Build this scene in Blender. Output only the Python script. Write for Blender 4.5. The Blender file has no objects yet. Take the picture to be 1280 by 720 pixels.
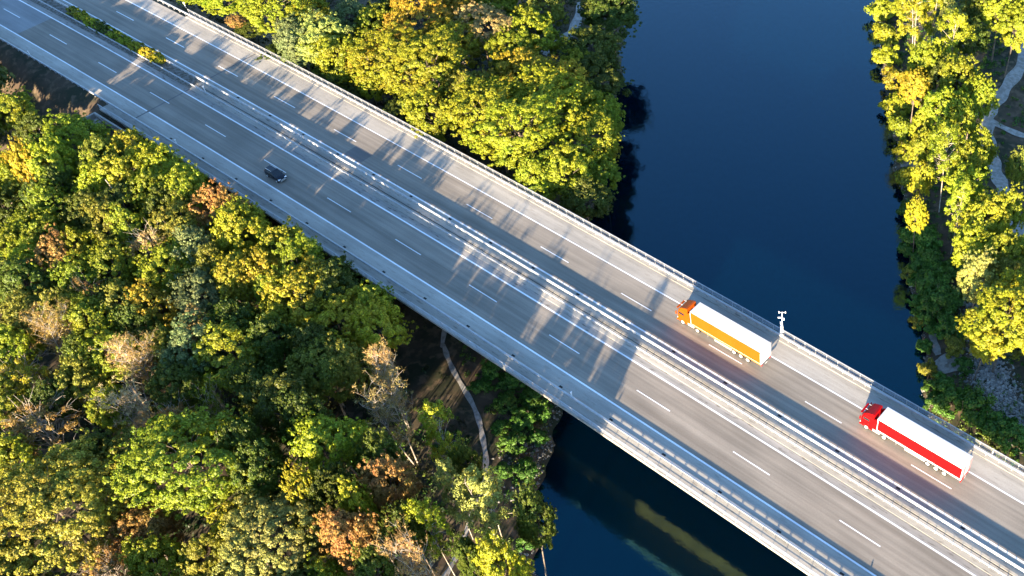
import bpy, math, random
import numpy as np
from mathutils import Vector, Matrix
rnd = random.Random(7)
scene = bpy.context.scene
COL = scene.collection
R_ = math.radians

# ---------------------------------------------------------------- road frame
K = -0.0002565768555309393
def S(s, n, z=0.0):
    th = K * (s - 110.0)
    return Vector((110 + math.sin(th) * (1 / K - n), 1 / K - math.cos(th) * (1 / K - n), z))
def heading(s):
    return K * (s - 110.0)
def sn_of(x, y):
    s = 110 + np.arctan2(-(x - 110), -(1 / K - y)) / K
    n = 1 / K + np.hypot(x - 110, y - 1 / K)
    return s, n
ZW = -15.3
def ground_h(x, y, noise=True):
    x = np.asarray(x, float); y = np.asarray(y, float)
    q = .81 * x + .586 * y
    t = -.586 * x + .81 * y
    wob = .9 * np.sin(t * .21) + .6 * np.sin(t * .53 + 1) + .5 * np.sin(t * 1.1 + 2)
    dl = 118.2 - q + wob * .7
    bl = np.where(dl > 0, ZW + 3.4 * (1 - np.exp(-np.maximum(dl, 0) / 6)), ZW + np.maximum(dl * .35, -4))
    bl = bl + np.where(dl > 0, np.clip((60 - x) / 60, 0, 1) * 1.5, 0)
    dr = q - 179.6 + wob * .7
    br = np.where(dr > 0, ZW + 3.0 * (1 - np.exp(-np.maximum(dr, 0) / 7)), ZW + np.maximum(dr * .35, -4))
    b = np.where(q < 149, bl, br)
    s, n = sn_of(x, y)
    out = np.maximum(0, np.maximum(-4.2 - n, n - 25.0))
    out = np.hypot(out, np.maximum(0, s - 38))
    e = -0.3 - out / 1.6
    h = np.maximum(b, e)
    if noise:
        a = np.clip(np.minimum(np.abs(dl), np.abs(dr)) / 6, 0, 1) * np.clip(out / 4, 0, 1)
        h = h + a * (.22 * np.sin(x * .31 + 1.3 * np.sin(y * .17)) + .16 * np.sin(y * .43 + x * .11) )
    return h
def gh(x, y):
    return float(ground_h(x, y))

# ---------------------------------------------------------------- materials
def new_mat(name):
    m = bpy.data.materials.new(name); m.use_nodes = True
    nt = m.node_tree; b = nt.nodes['Principled BSDF']
    return m, nt, b
def nd(nt, typ, **kw):
    n = nt.nodes.new(typ)
    for k_, v in kw.items():
        if k_ in n.inputs.keys() if hasattr(n, 'inputs') else False: n.inputs[k_].default_value = v
        else: setattr(n, k_, v)
    return n
def plain(name, col, rough=.5, metal=0., noise=.12, scale=3., coat=0.):
    m, nt, b = new_mat(name)
    tc = nt.nodes.new('ShaderNodeTexCoord')
    nz = nt.nodes.new('ShaderNodeTexNoise'); nz.inputs['Scale'].default_value = scale; nz.inputs['Detail'].default_value = 5
    nt.links.new(tc.outputs['Object'], nz.inputs['Vector'])
    mr = nt.nodes.new('ShaderNodeMapRange'); mr.inputs['From Min'].default_value = .3; mr.inputs['From Max'].default_value = .7
    mr.inputs['To Min'].default_value = 1 - noise; mr.inputs['To Max'].default_value = 1 + noise
    nt.links.new(nz.outputs['Fac'], mr.inputs['Value'])
    mx = nt.nodes.new('ShaderNodeVectorMath'); mx.operation = 'SCALE'; mx.inputs[0].default_value = col
    nt.links.new(mr.outputs['Result'], mx.inputs['Scale'])
    nt.links.new(mx.outputs['Vector'], b.inputs['Base Color'])
    b.inputs['Roughness'].default_value = rough; b.inputs['Metallic'].default_value = metal
    b.inputs['Coat Weight'].default_value = coat
    return m
def asphalt(name, c1, c2, streak=.5, rough=.85, spots=.0):
    m, nt, b = new_mat(name)
    uv = nt.nodes.new('ShaderNodeUVMap'); uv.uv_map = 'UVMap'
    def noise(sx, sy, sc, det=4):
        mp = nt.nodes.new('ShaderNodeMapping'); mp.inputs['Scale'].default_value = (sx, sy, 1)
        nt.links.new(uv.outputs['UV'], mp.inputs['Vector'])
        z = nt.nodes.new('ShaderNodeTexNoise'); z.inputs['Scale'].default_value = sc; z.inputs['Detail'].default_value = det
        nt.links.new(mp.outputs['Vector'], z.inputs['Vector']); return z
    a = noise(.02, 1.0, 1.6); c = noise(.12, .25, 1.0, 6); g = noise(1, 1, 5, 8); w = noise(.012, .5, .9, 2)
    def mulrange(src, lo, hi, t0, t1):
        r = nt.nodes.new('ShaderNodeMapRange'); r.inputs['From Min'].default_value = lo; r.inputs['From Max'].default_value = hi
        r.inputs['To Min'].default_value = t0; r.inputs['To Max'].default_value = t1
        nt.links.new(src.outputs['Fac'], r.inputs['Value']); return r
    ra = mulrange(a, .35, .65, 0, 1); rc = mulrange(c, .3, .7, 1 - .16, 1 + .13); rg = mulrange(g, .3, .7, .93, 1.07); rw = mulrange(w, .35, .65, .84, 1.12)
    mix = nt.nodes.new('ShaderNodeMix'); mix.data_type = 'RGBA'; mix.inputs['A'].default_value = (*c1, 1); mix.inputs['B'].default_value = (*c2, 1)
    ms = nt.nodes.new('ShaderNodeMath'); ms.operation = 'MULTIPLY'; ms.inputs[1].default_value = streak
    nt.links.new(ra.outputs['Result'], ms.inputs[0]); nt.links.new(ms.outputs[0], mix.inputs['Factor'])
    m1 = nt.nodes.new('ShaderNodeMath'); m1.operation = 'MULTIPLY'
    nt.links.new(rc.outputs['Result'], m1.inputs[0]); nt.links.new(rg.outputs['Result'], m1.inputs[1])
    m2 = nt.nodes.new('ShaderNodeMath'); m2.operation = 'MULTIPLY'
    nt.links.new(m1.outputs[0], m2.inputs[0]); nt.links.new(rw.outputs['Result'], m2.inputs[1])
    sc = nt.nodes.new('ShaderNodeVectorMath'); sc.operation = 'SCALE'
    nt.links.new(mix.outputs['Result'], sc.inputs[0]); nt.links.new(m2.outputs[0], sc.inputs['Scale'])
    last = sc.outputs['Vector']
    if spots:
        sp = noise(.25, 1.2, 2.2, 6); rs = mulrange(sp, .56, .7, 0, spots)
        mm = nt.nodes.new('ShaderNodeMix'); mm.data_type = 'RGBA'; mm.inputs['B'].default_value = (.07, .055, .04, 1)
        nt.links.new(rs.outputs['Result'], mm.inputs['Factor']); nt.links.new(last, mm.inputs['A']); last = mm.outputs['Result']
    nt.links.new(last, b.inputs['Base Color'])
    b.inputs['Roughness'].default_value = rough
    return m
def two_tone(name, c1, c2, scale, rough=.9, c3=None, bump=.0, contrast=(.42, .58)):
    m, nt, b = new_mat(name)
    tc = nt.nodes.new('ShaderNodeTexCoord')
    n1 = nt.nodes.new('ShaderNodeTexNoise'); n1.inputs['Scale'].default_value = scale; n1.inputs['Detail'].default_value = 8; n1.inputs['Roughness'].default_value = .65
    nt.links.new(tc.outputs['Object'], n1.inputs['Vector'])
    r = nt.nodes.new('ShaderNodeMapRange'); r.inputs['From Min'].default_value = contrast[0]; r.inputs['From Max'].default_value = contrast[1]
    nt.links.new(n1.outputs['Fac'], r.inputs['Value'])
    mix = nt.nodes.new('ShaderNodeMix'); mix.data_type = 'RGBA'; mix.inputs['A'].default_value = (*c1, 1); mix.inputs['B'].default_value = (*c2, 1)
    nt.links.new(r.outputs['Result'], mix.inputs['Factor']); last = mix.outputs['Result']
    if c3:
        n2 = nt.nodes.new('ShaderNodeTexNoise'); n2.inputs['Scale'].default_value = scale * 5; n2.inputs['Detail'].default_value = 6
        nt.links.new(tc.outputs['Object'], n2.inputs['Vector'])
        r2 = nt.nodes.new('ShaderNodeMapRange'); r2.inputs['From Min'].default_value = .52; r2.inputs['From Max'].default_value = .64
        nt.links.new(n2.outputs['Fac'], r2.inputs['Value'])
        mx = nt.nodes.new('ShaderNodeMix'); mx.data_type = 'RGBA'; mx.inputs['B'].default_value = (*c3, 1)
        nt.links.new(last, mx.inputs['A']); nt.links.new(r2.outputs['Result'], mx.inputs['Factor']); last = mx.outputs['Result']
    nt.links.new(last, b.inputs['Base Color']); b.inputs['Roughness'].default_value = rough
    if bump:
        bp = nt.nodes.new('ShaderNodeBump'); bp.inputs['Strength'].default_value = bump; bp.inputs['Distance'].default_value = .3
        nt.links.new(n1.outputs['Fac'], bp.inputs['Height']); nt.links.new(bp.outputs['Normal'], b.inputs['Normal'])
    return m
def leaf_material(name, fixed=None, alt=None, transl=.22, var=.45):
    m = bpy.data.materials.new(name); m.use_nodes = True; nt = m.node_tree; nt.nodes.clear()
    out = nt.nodes.new('ShaderNodeOutputMaterial')
    oi = nt.nodes.new('ShaderNodeObjectInfo'); geo = nt.nodes.new('ShaderNodeNewGeometry'); tc = nt.nodes.new('ShaderNodeTexCoord')
    rr = geo.outputs['Random Per Island']
    if fixed is None: base = oi.outputs['Color']
    else:
        mx = nt.nodes.new('ShaderNodeMix'); mx.data_type = 'RGBA'; mx.inputs['A'].default_value = (*fixed, 1); mx.inputs['B'].default_value = (*alt, 1)
        nz = nt.nodes.new('ShaderNodeTexNoise'); nz.inputs['Scale'].default_value = .16; nz.inputs['Detail'].default_value = 5
        nt.links.new(tc.outputs['Object'], nz.inputs['Vector'])
        r = nt.nodes.new('ShaderNodeMapRange'); r.inputs['From Min'].default_value = .42; r.inputs['From Max'].default_value = .6
        nt.links.new(nz.outputs['Fac'], r.inputs['Value']); nt.links.new(r.outputs['Result'], mx.inputs['Factor']); base = mx.outputs['Result']
    # per leaf brightness and hue, plus slow variation through the crown
    hs = nt.nodes.new('ShaderNodeHueSaturation')
    r1 = nt.nodes.new('ShaderNodeMapRange'); r1.inputs['To Min'].default_value = 1 - var; r1.inputs['To Max'].default_value = 1 + var
    nt.links.new(rr, r1.inputs['Value'])
    n2 = nt.nodes.new('ShaderNodeTexNoise'); n2.inputs['Scale'].default_value = .45; n2.inputs['Detail'].default_value = 3
    nt.links.new(tc.outputs['Object'], n2.inputs['Vector'])
    r2 = nt.nodes.new('ShaderNodeMapRange'); r2.inputs['From Min'].default_value = .3; r2.inputs['From Max'].default_value = .7
    r2.inputs['To Min'].default_value = .477; r2.inputs['To Max'].default_value = .523
    nt.links.new(n2.outputs['Fac'], r2.inputs['Value'])
    nt.links.new(r2.outputs['Result'], hs.inputs['Hue']); nt.links.new(r1.outputs['Result'], hs.inputs['Value']); nt.links.new(base, hs.inputs['Color'])
    d = nt.nodes.new('ShaderNodeBsdfDiffuse'); t = nt.nodes.new('ShaderNodeBsdfTranslucent'); ms = nt.nodes.new('ShaderNodeMixShader'); ms.inputs[0].default_value = transl
    g = nt.nodes.new('ShaderNodeBsdfGlossy'); g.inputs['Roughness'].default_value = .5; g.inputs['Color'].default_value = (.8, .85, .75, 1)
    m2 = nt.nodes.new('ShaderNodeMixShader'); m2.inputs[0].default_value = .025
    nt.links.new(hs.outputs['Color'], d.inputs['Color']); nt.links.new(hs.outputs['Color'], t.inputs['Color'])
    nt.links.new(d.outputs[0], ms.inputs[1]); nt.links.new(t.outputs[0], ms.inputs[2])
    nt.links.new(ms.outputs[0], m2.inputs[1]); nt.links.new(g.outputs[0], m2.inputs[2]); nt.links.new(m2.outputs[0], out.inputs['Surface'])
    return m

M = {}
M['lane'] = asphalt('lane_asphalt', (.20, .172, .138), (.275, .24, .195), .9)
M['lane_old'] = asphalt('lighter_asphalt', (.24, .24, .24), (.28, .28, .275), .7)
M['patch'] = asphalt('repair_asphalt', (.135, .125, .12), (.155, .145, .135), .6)
M['shoulder'] = asphalt('shoulder_asphalt', (.33, .305, .265), (.40, .37, .32), .7, spots=.25)
M['verge'] = asphalt('inner_shoulder', (.25, .235, .21), (.34, .315, .285), .9, spots=.85)
M['concrete'] = asphalt('cap_concrete', (.31, .29, .25), (.39, .365, .32), .9, spots=.6)
M['darkjoint'] = plain('joint_rubber', (.03, .03, .03), .8)
M['fascia'] = plain('fascia_concrete', (.36, .34, .30), .8, scale=.6)
M['paint'] = asphalt('road_paint', (.78, .79, .8), (.88, .88, .88), .8, .6)
M['zinc'] = plain('galvanised_steel', (.42, .43, .44), .5, .25, scale=1.5)
M['zinc_post'] = plain('post_steel', (.38, .39, .40), .5, .3)
M['girder'] = plain('ochre_girder', (.60, .21, .04), .6, scale=.4, noise=.25)
M['grate'] = plain('cast_iron', (.012, .012, .012), .8)
M['soil'] = two_tone('forest_floor', (.075, .05, .03), (.022, .026, .009), .12, .95, (.12, .085, .05), .6)
M['path'] = two_tone('path_gravel', (.36, .345, .32), (.24, .225, .2), 1.2, .95)
M['sand'] = two_tone('pale_sand', (.27, .255, .225), (.15, .13, .10), .5, .95)
M['rock'] = leaf_material('rock_grey', (.25, .24, .22), (.13, .13, .12), 0., .35)
M['leaf'] = leaf_material('leaves')
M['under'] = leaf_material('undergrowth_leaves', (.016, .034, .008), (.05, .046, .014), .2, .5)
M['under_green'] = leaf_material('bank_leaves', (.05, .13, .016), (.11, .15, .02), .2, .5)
M['bark'] = two_tone('bark_brown', (.10, .075, .055), (.2, .16, .12), 2.5, .9)
M['bark_white'] = two_tone('bark_white', (.46, .41, .34), (.25, .2, .15), 1.2, .8)

# ---------------------------------------------------------------- building blocks
class MB:
    def __init__(s): s.v = []; s.f = []; s.mi = []
    def add(s, vs, fs, mi=0):
        o = len(s.v); s.v += [tuple(v) for v in vs]; s.f += [tuple(i + o for i in f) for f in fs]; s.mi += [mi] * len(fs); return s
    def box(s, c, d, rz=0, mi=0, taper=None):
        x, y, z = d[0] / 2, d[1] / 2, d[2] / 2
        P = [(-x, -y, -z), (x, -y, -z), (x, y, -z), (-x, y, -z), (-x, -y, z), (x, -y, z), (x, y, z), (-x, y, z)]
        if taper: P = [(a * (taper[0] if c_ > 0 else 1), b * (taper[1] if c_ > 0 else 1), c_) for a, b, c_ in P]
        ca, sa = math.cos(rz), math.sin(rz)
        P = [(c[0] + a * ca - b * sa, c[1] + a * sa + b * ca, c[2] + e) for a, b, e in P]
        return s.add(P, [(0, 3, 2, 1), (4, 5, 6, 7), (0, 1, 5, 4), (1, 2, 6, 5), (2, 3, 7, 6), (3, 0, 4, 7)], mi)
    def cyl(s, p0, p1, r0, r1=None, n=8, cap=True, mi=0):
        r1 = r0 if r1 is None else r1
        p0 = Vector(p0); p1 = Vector(p1); a = (p1 - p0).normalized()
        u = a.orthogonal().normalized(); w = a.cross(u)
        P = []
        for p, r in ((p0, r0), (p1, r1)):
            for i in range(n):
                t = 2 * math.pi * i / n; P.append(p + (u * math.cos(t) + w * math.sin(t)) * r)
        F = [(i, (i + 1) % n, n + (i + 1) % n, n + i) for i in range(n)]
        if cap: F += [tuple(range(n - 1, -1, -1)), tuple(range(n, 2 * n))]
        return s.add(P, F, mi)
    def prism(s, prof, y0, y1, mi=0):           # profile in (x, z), swept along y
        n = len(prof)
        P = [(a, y0, b) for a, b in prof] + [(a, y1, b) for a, b in prof]
        F = [(i, (i + 1) % n, n + (i + 1) % n, n + i) for i in range(n)] + [tuple(range(n - 1, -1, -1)), tuple(range(n, 2 * n))]
        return s.add(P, F, mi)
    def loft(s, rings, mi=0, cap=True):
        n = len(rings[0]); P = [p for r in rings for p in r]; F = []
        for j in range(len(rings) - 1):
            for i in range(n):
                F.append((j * n + i, j * n + (i + 1) % n, (j + 1) * n + (i + 1) % n, (j + 1) * n + i))
        if cap: F += [tuple(range(n - 1, -1, -1)), tuple((len(rings) - 1) * n + i for i in range(n))]
        return s.add(P, F, mi)
    def build(s, name, mat, parent=None, bevel=0, smooth=False):
        me = bpy.data.meshes.new(name); me.from_pydata(s.v, [], s.f)
        mats = mat if isinstance(mat, (list, tuple)) else [mat]
        for m_ in mats: me.materials.append(m_)
        if len(mats) > 1: me.polygons.foreach_set('material_index', s.mi)
        import bmesh
        bm = bmesh.new(); bm.from_mesh(me); bmesh.ops.recalc_face_normals(bm, faces=bm.faces)
        if bevel:
            ed = [e for e in bm.edges if len(e.link_faces) == 2 and e.calc_face_angle(0) > .5]
            bmesh.ops.bevel(bm, geom=ed, offset=bevel, segments=2, profile=.6, affect='EDGES', clamp_overlap=True)
        bm.to_mesh(me); bm.free()
        if smooth: me.polygons.foreach_set('use_smooth', [True] * len(me.polygons))
        o = bpy.data.objects.new(name, me); COL.objects.link(o)
        if parent: o.parent = parent
        return o
def tag(o, label=None, cat=None, group=None, kind=None):
    if label: o['label'] = label
    if cat: o['category'] = cat
    if group: o['group'] = group
    if kind: o['kind'] = kind
    return o
def empty(name, loc=(0, 0, 0), rz=0):
    o = bpy.data.objects.new(name, None); COL.objects.link(o); o.location = loc; o.rotation_euler = (0, 0, rz)
    o.empty_display_size = .3
    return o
def sweep(name, prof, s0, s1, mat, parent=None, step=6., closed=True, uv=True):
    """profile of (n, z) swept along the road"""
    ns = max(1, int(math.ceil((s1 - s0) / step))); st = [s0 + (s1 - s0) * i / ns for i in range(ns + 1)]
    m = len(prof); V = []; UV = []
    for s in st:
        for n, z in prof: V.append(tuple(S(s, n, z))); UV.append((s, n + z))
    F = []
    for j in range(ns):
        for i in range(m if closed else m - 1):
            a, b = j * m + i, j * m + (i + 1) % m
            F.append((a, a + m, b + m, b))
    if closed: F += [tuple(range(m)), tuple(ns * m + i for i in range(m - 1, -1, -1))]
    me = bpy.data.meshes.new(name); me.from_pydata(V, [], F); me.materials.append(mat)
    ul = me.uv_layers.new(name='UVMap')
    for lp in me.loops: ul.data[lp.index].uv = UV[lp.vertex_index]
    if closed:
        import bmesh
        bm = bmesh.new(); bm.from_mesh(me); bmesh.ops.recalc_face_normals(bm, faces=bm.faces); bm.to_mesh(me); bm.free()
    else: me.flip_normals() if me.polygons[0].normal.z < 0 else None
    o = bpy.data.objects.new(name, me); COL.objects.link(o)
    if parent: o.parent = parent
    return o
def strips(name, items, z, mat, parent=None):
    """flat painted strips: (s0, s1, n0, n1)"""
    V = []; F = []; UV = []
    for s0, s1, n0, n1 in items:
        k = max(1, int((s1 - s0) / 6))
        for i in range(k + 1):
            s = s0 + (s1 - s0) * i / k
            for n in (n0, n1): V.append(tuple(S(s, n, z))); UV.append((s, n))
        b = len(V) - 2 * (k + 1)
        for i in range(k): F.append((b + 2 * i, b + 2 * i + 2, b + 2 * i + 3, b + 2 * i + 1))
    me = bpy.data.meshes.new(name); me.from_pydata(V, [], F); me.materials.append(mat)
    ul = me.uv_layers.new(name='UVMap')
    for lp in me.loops: ul.data[lp.index].uv = UV[lp.vertex_index]
    o = bpy.data.objects.new(name, me); COL.objects.link(o)
    if parent: o.parent = parent
    return o
def quad_mesh(name, P, mat):
    """P: (n,4,3) array of quads"""
    n = len(P); me = bpy.data.meshes.new(name)
    me.vertices.add(4 * n); me.vertices.foreach_set('co', P.reshape(-1).astype(np.float32))
    me.loops.add(4 * n); me.loops.foreach_set('vertex_index', np.arange(4 * n, dtype=np.int32))
    me.polygons.add(n); me.polygons.foreach_set('loop_start', np.arange(0, 4 * n, 4, dtype=np.int32))
    try: me.polygons.foreach_set('loop_total', np.full(n, 4, dtype=np.int32))
    except Exception: pass
    me.materials.append(mat); me.update(calc_edges=True); me.validate()
    return me

# ---------------------------------------------------------------- terrain and water
def axis(lo, hi, step, far):
    a = list(np.arange(lo, hi + .01, step)); d = step
    up = [a[-1]]; dn = [a[0]]
    while up[-1] < far: d *= 1.35; up.append(up[-1] + d); dn.append(dn[-1] - d)
    return np.array(dn[:0:-1] + a + up[1:])
X = axis(-70, 300, 2.0, 3000); Y = axis(-120, 240, 2.0, 3000)
gx, gy = np.meshgrid(X, Y); gz = ground_h(gx, gy)
V = np.stack([gx, gy, gz], -1).reshape(-1, 3)
nx, ny = len(X), len(Y)
idx = np.arange(nx * ny).reshape(ny, nx)
F = np.stack([idx[:-1, :-1], idx[:-1, 1:], idx[1:, 1:], idx[1:, :-1]], -1).reshape(-1, 4)
me = bpy.data.meshes.new('ground'); me.from_pydata(V.tolist(), [], F.tolist()); me.materials.append(M['soil'])
me.polygons.foreach_set('use_smooth', [True] * len(me.polygons))
ground = bpy.data.objects.new('ground', me); COL.objects.link(ground); tag(ground, kind='structure')

m, nt, b = new_mat('river_water'); M['water'] = m
b.inputs['Base Color'].default_value = (.0, .004, .011, 1); m.node_tree.nodes['Principled BSDF'].subsurface_method = 'BURLEY'; b.inputs['Subsurface Weight'].default_value = 1.0; b.inputs['Subsurface Radius'].default_value = (3, 5, 6); b.inputs['Subsurface Scale'].default_value = 1.0; b.inputs['Roughness'].default_value = .06; b.inputs['IOR'].default_value = 1.43; b.inputs['Specular Tint'].default_value = (.17, .70, 1, 1); b.inputs['Specular IOR Level'].default_value = .95
tc = nt.nodes.new('ShaderNodeTexCoord'); nz = nt.nodes.new('ShaderNodeTexNoise'); nz.inputs['Scale'].default_value = .9; nz.inputs['Detail'].default_value = 5
nt.links.new(tc.outputs['Object'], nz.inputs['Vector'])
bp = nt.nodes.new('ShaderNodeBump'); bp.inputs['Strength'].default_value = .15; bp.inputs['Distance'].default_value = .14
nt.links.new(nz.outputs['Fac'], bp.inputs['Height']); nt.links.new(bp.outputs['Normal'], b.inputs['Normal'])
w = MB(); L_ = 2600
c_, d_ = Vector((.81, .586, 0)), Vector((-.586, .81, 0))
w.add([c_ * 110 - d_ * L_ + Vector((0, 0, ZW)), c_ * 188 - d_ * L_ + Vector((0, 0, ZW)), c_ * 188 + d_ * L_ + Vector((0, 0, ZW)), c_ * 110 + d_ * L_ + Vector((0, 0, ZW))], [(0, 1, 2, 3)])
tag(w.build('river_water', M['water']), kind='structure')

def ribbon(name, pts, wid, mat, lift=.07):
    P = [Vector((x, y, 0)) for x, y in pts]; Q = []
    for i in range(len(P) - 1):                      # catmull-rom
        p0, p1, p2, p3 = P[max(i - 1, 0)], P[i], P[i + 1], P[min(i + 2, len(P) - 1)]
        for j in range(10):
            t = j / 10; Q.append(.5 * ((2 * p1) + (p2 - p0) * t + (2 * p0 - 5 * p1 + 4 * p2 - p3) * t * t + (3 * p1 - p0 - 3 * p2 + p3) * t ** 3))
    Q.append(P[-1]); V = []; F = []
    for i, q in enumerate(Q):
        t = (Q[min(i + 1, len(Q) - 1)] - Q[max(i - 1, 0)]).normalized(); nn = Vector((-t.y, t.x, 0)); ww = wid * (1 + .18 * math.sin(i * .9))
        for k_ in range(5):
            p = q + nn * ww * (k_ / 4 - .5); V.append((p.x, p.y, gh(p.x, p.y) + lift))
    for i in range(len(Q) - 1):
        for k_ in range(4): a = i * 5 + k_; F.append((a, a + 1, a + 6, a + 5))
    me = bpy.data.meshes.new(name); me.from_pydata(V, [], F); me.materials.append(mat)
    o = bpy.data.objects.new(name, me); COL.objects.link(o); return tag(o, kind='structure')
def blob(name, cx, cy, rx, ry, ang, mat, lift=.05, seed=0):
    rr = random.Random(seed); V = [(cx, cy, gh(cx, cy) + lift)]; F = []; N = 28; ph = [rr.uniform(0, 6) for _ in range(4)]
    for j in (1, 2, 3):
        for i in range(N):
            t = 2 * math.pi * i / N; r = j / 3 * (1 + .14 * math.sin(2 * t + ph[0]) + .1 * math.sin(3 * t + ph[1]) + .08 * math.sin(7 * t + ph[2]))
            a, b_ = rx * r * math.cos(t), ry * r * math.sin(t)
            x, y = cx + a * math.cos(ang) - b_ * math.sin(ang), cy + a * math.sin(ang) + b_ * math.cos(ang)
            V.append((x, y, gh(x, y) + lift))
    for i in range(N): F.append((0, 1 + i, 1 + (i + 1) % N))
    for j in (0, 1):
        for i in range(N): a = 1 + j * N + i; b2 = 1 + j * N + (i + 1) % N; F.append((a, a + N, b2 + N, b2))
    me = bpy.data.meshes.new(name); me.from_pydata(V, [], F); me.materials.append(mat)
    o = bpy.data.objects.new(name, me); COL.objects.link(o); return tag(o, kind='structure')
PATH_L = [(112, 10), (121, -1), (123, -2.5), (128, -5), (136, -8), (141, -11), (146, -15), (150, -21), (153.5, -28), (155, -33), (156, -42)]
TRACK_R = [(158, 150), (164, 134), (166, 120), (167, 111), (170, 104), (175, 97), (180, 91), (186, 84), (194, 76)]
ribbon('footpath', PATH_L, .78, M['path'], .08)
ribbon('gravel_track', TRACK_R, 2.8, M['path'], .08)
ribbon('gravel_track', [(168, 108), (176, 108), (186, 112)], 1.8, M['path'], .10)
ribbon('dirt_track', [(66, 92), (71.5, 83), (73, 77), (74, 70)], 2.2, M['path'], .08)
ribbon('dirt_track', [(2, 47), (11, 48), (18, 49), (27, 51)], 3.0, M['sand'], .08)
blob('sandy_clearing', 193.2, 46.2, 1.9, 3.5, -.7, M['sand'], .10, 1)
ribbon('sandy_trail', [(186.2, 52.4), (187.8, 50), (190.5, 47)], 1.2, M['sand'], .13)
blob('sandy_clearing', 145, 104.5, 2.2, 1.4, .4, M['sand'], .10, 3)
blob('sandy_clearing', 161.5, 88.5, 2.6, 1.5, .6, M['sand'], .10, 4)

# ---------------------------------------------------------------- road
SA, SB, SJ = -90., 330., 41.2                        # start, end, expansion joint (bridge begins)
L1, DL, L2, U2, DU, U1 = 0.0, 3.854, 7.673, 13.10, 16.99, 20.85
road = empty('road', S(110, 8)); tag(road, kind='structure'); road.location = (0, 0, 0)
sweep('lane_surface', [(L1 - .1, 0), (L2 + .1, 0)], -5.8, SB, M['lane'], road, closed=False)
sweep('lane_surface', [(L1 - .1, 0), (L2 + .1, 0)], SA, -5.8, M['lane_old'], road, closed=False)
sweep('lane_surface', [(U2 - .1, 0), (U1 + .1, 0)], SA, SB, M['lane'], road, closed=False)
sweep('shoulder_surface', [(-2.55, 0), (L1 - .1, 0)], SA, SB, M['shoulder'], road, closed=False)
sweep('shoulder_surface', [(U1 + .1, 0), (24.05, 0)], SA, SB, M['shoulder'], road, closed=False)
sweep('inner_shoulder', [(L2 + .1, 0), (8.95, 0)], SA, SB, M['verge'], road, closed=False)
sweep('inner_shoulder', [(12.5, 0), (U2 - .1, 0)], SA, SB, M['shoulder'], road, closed=False)
strips('asphalt_patch', [(82.4, 87.0, 13.35, 16.3)], .004, M['patch'], road)
em = road
strips('edge_line', [(SA, 41.07, L1 - .13, L1 + .13), (41.75, SB, L1 - .13, L1 + .13), (SA, SB, L2 - .13, L2 + .13),
                     (SA, SB, U2 - .15, U2 + .13), (SA, SB, U1 - .12, U1 + .12)], .008, M['paint'], road)
strips('lane_marking', [(18. * i, 18. * i + 6.4, DL - .08, DL + .08) for i in range(-5, 18)] +
       [(18. * i + 3.0, 18. * i + 9.4, DU - .08, DU + .08) for i in range(-5, 18)], .008, M['paint'], road)
strips('joint_strip', [(41.2, 41.55, -2.55, 8.95), (41.2, 41.55, 12.5, 24.05)], .006, M['patch'], road)

# ---------------------------------------------------------------- bridge (two parallel decks)
BE = SB
def bridge(label, prof_l, prof_r, n0, n1, g0, g1, outer):
    b_ = empty('motorway_bridge', (0, 0, 0)); tag(b_, label, 'bridge', 'the two parallel bridge decks')
    sweep('deck_slab', [(n0, -.35), (n1, -.35), (n1 - .3, -.75), (g1, -1.15), (g0, -1.15), (n0 + .3, -.75)], SJ, BE, M['fascia'], b_)
    sweep('box_girder', [(g0, -1.152), (g1, -1.152), (g1 - .8, -4.6), (g0 + .8, -4.6)], SJ, BE, M['girder'], b_)
    return b_
bl = bridge('southern deck of the motorway bridge, with pale concrete edge, crossing the river', None, None, -4.95, 10.5, -.6, 6.2, 0)
br = bridge('northern deck of the motorway bridge, carrying the two lorries over the water', None, None, 10.66, 25.36, 14.4, 21.2, 1)
sweep('deck_infill', [(-2.55, -.012), (8.95, -.012), (8.95, -.35), (-2.55, -.35)], SJ, BE, M['fascia'], bl)
sweep('deck_infill', [(12.5, -.012), (24.05, -.012), (24.05, -.35), (12.5, -.35)], SJ, BE, M['fascia'], br)
def cap(n0, n1, s0, parent, z=.15):
    return sweep('edge_cap', [(n0, -.348), (n0, z - .02), (n0 + .03, z), (n1 - .03, z), (n1, z - .02), (n1, -.348)], s0, BE, M['concrete'], parent)
cap(-4.95, -2.553, SJ - 8, bl); cap(8.953, 10.5, SJ, bl, .05); cap(10.66, 12.497, SJ, br, .05); cap(24.053, 25.36, SJ - 24, br, .07)
for s_ in (100.5, 262.):                              # piers, one either side of the river
    for g0, bb in ((-.2, bl), (15., br)):
        p = MB(); a = S(s_, g0 + 3.0); base = -19
        p.box((a.x, a.y, (base - 4.6) / 2), (2.2, 5.4, -4.6 - base), heading(s_)); p.build('pier', M['fascia'], bb, .15)
ab = MB()
for g0, g1 in ((-4.6, 10.5), (10.7, 25.4)):
    a = S(SJ - 1.0, (g0 + g1) / 2, -3.6); ab.box(a, (1.8, g1 - g0 - .1, 5.2), heading(SJ))
o = ab.build('abutment', M['fascia']); tag(o, 'concrete abutment under the start of the bridge decks', 'abutment')
# median ground before the bridge
o = sweep('median_strip', [(8.95, .01), (10.4, .06), (11.4, .08), (12.5, .01)], SA, SJ, two_tone('median_soil', (.09, .08, .06), (.2, .19, .17), 1.5), None, closed=False); tag(o, kind='structure')
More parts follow.
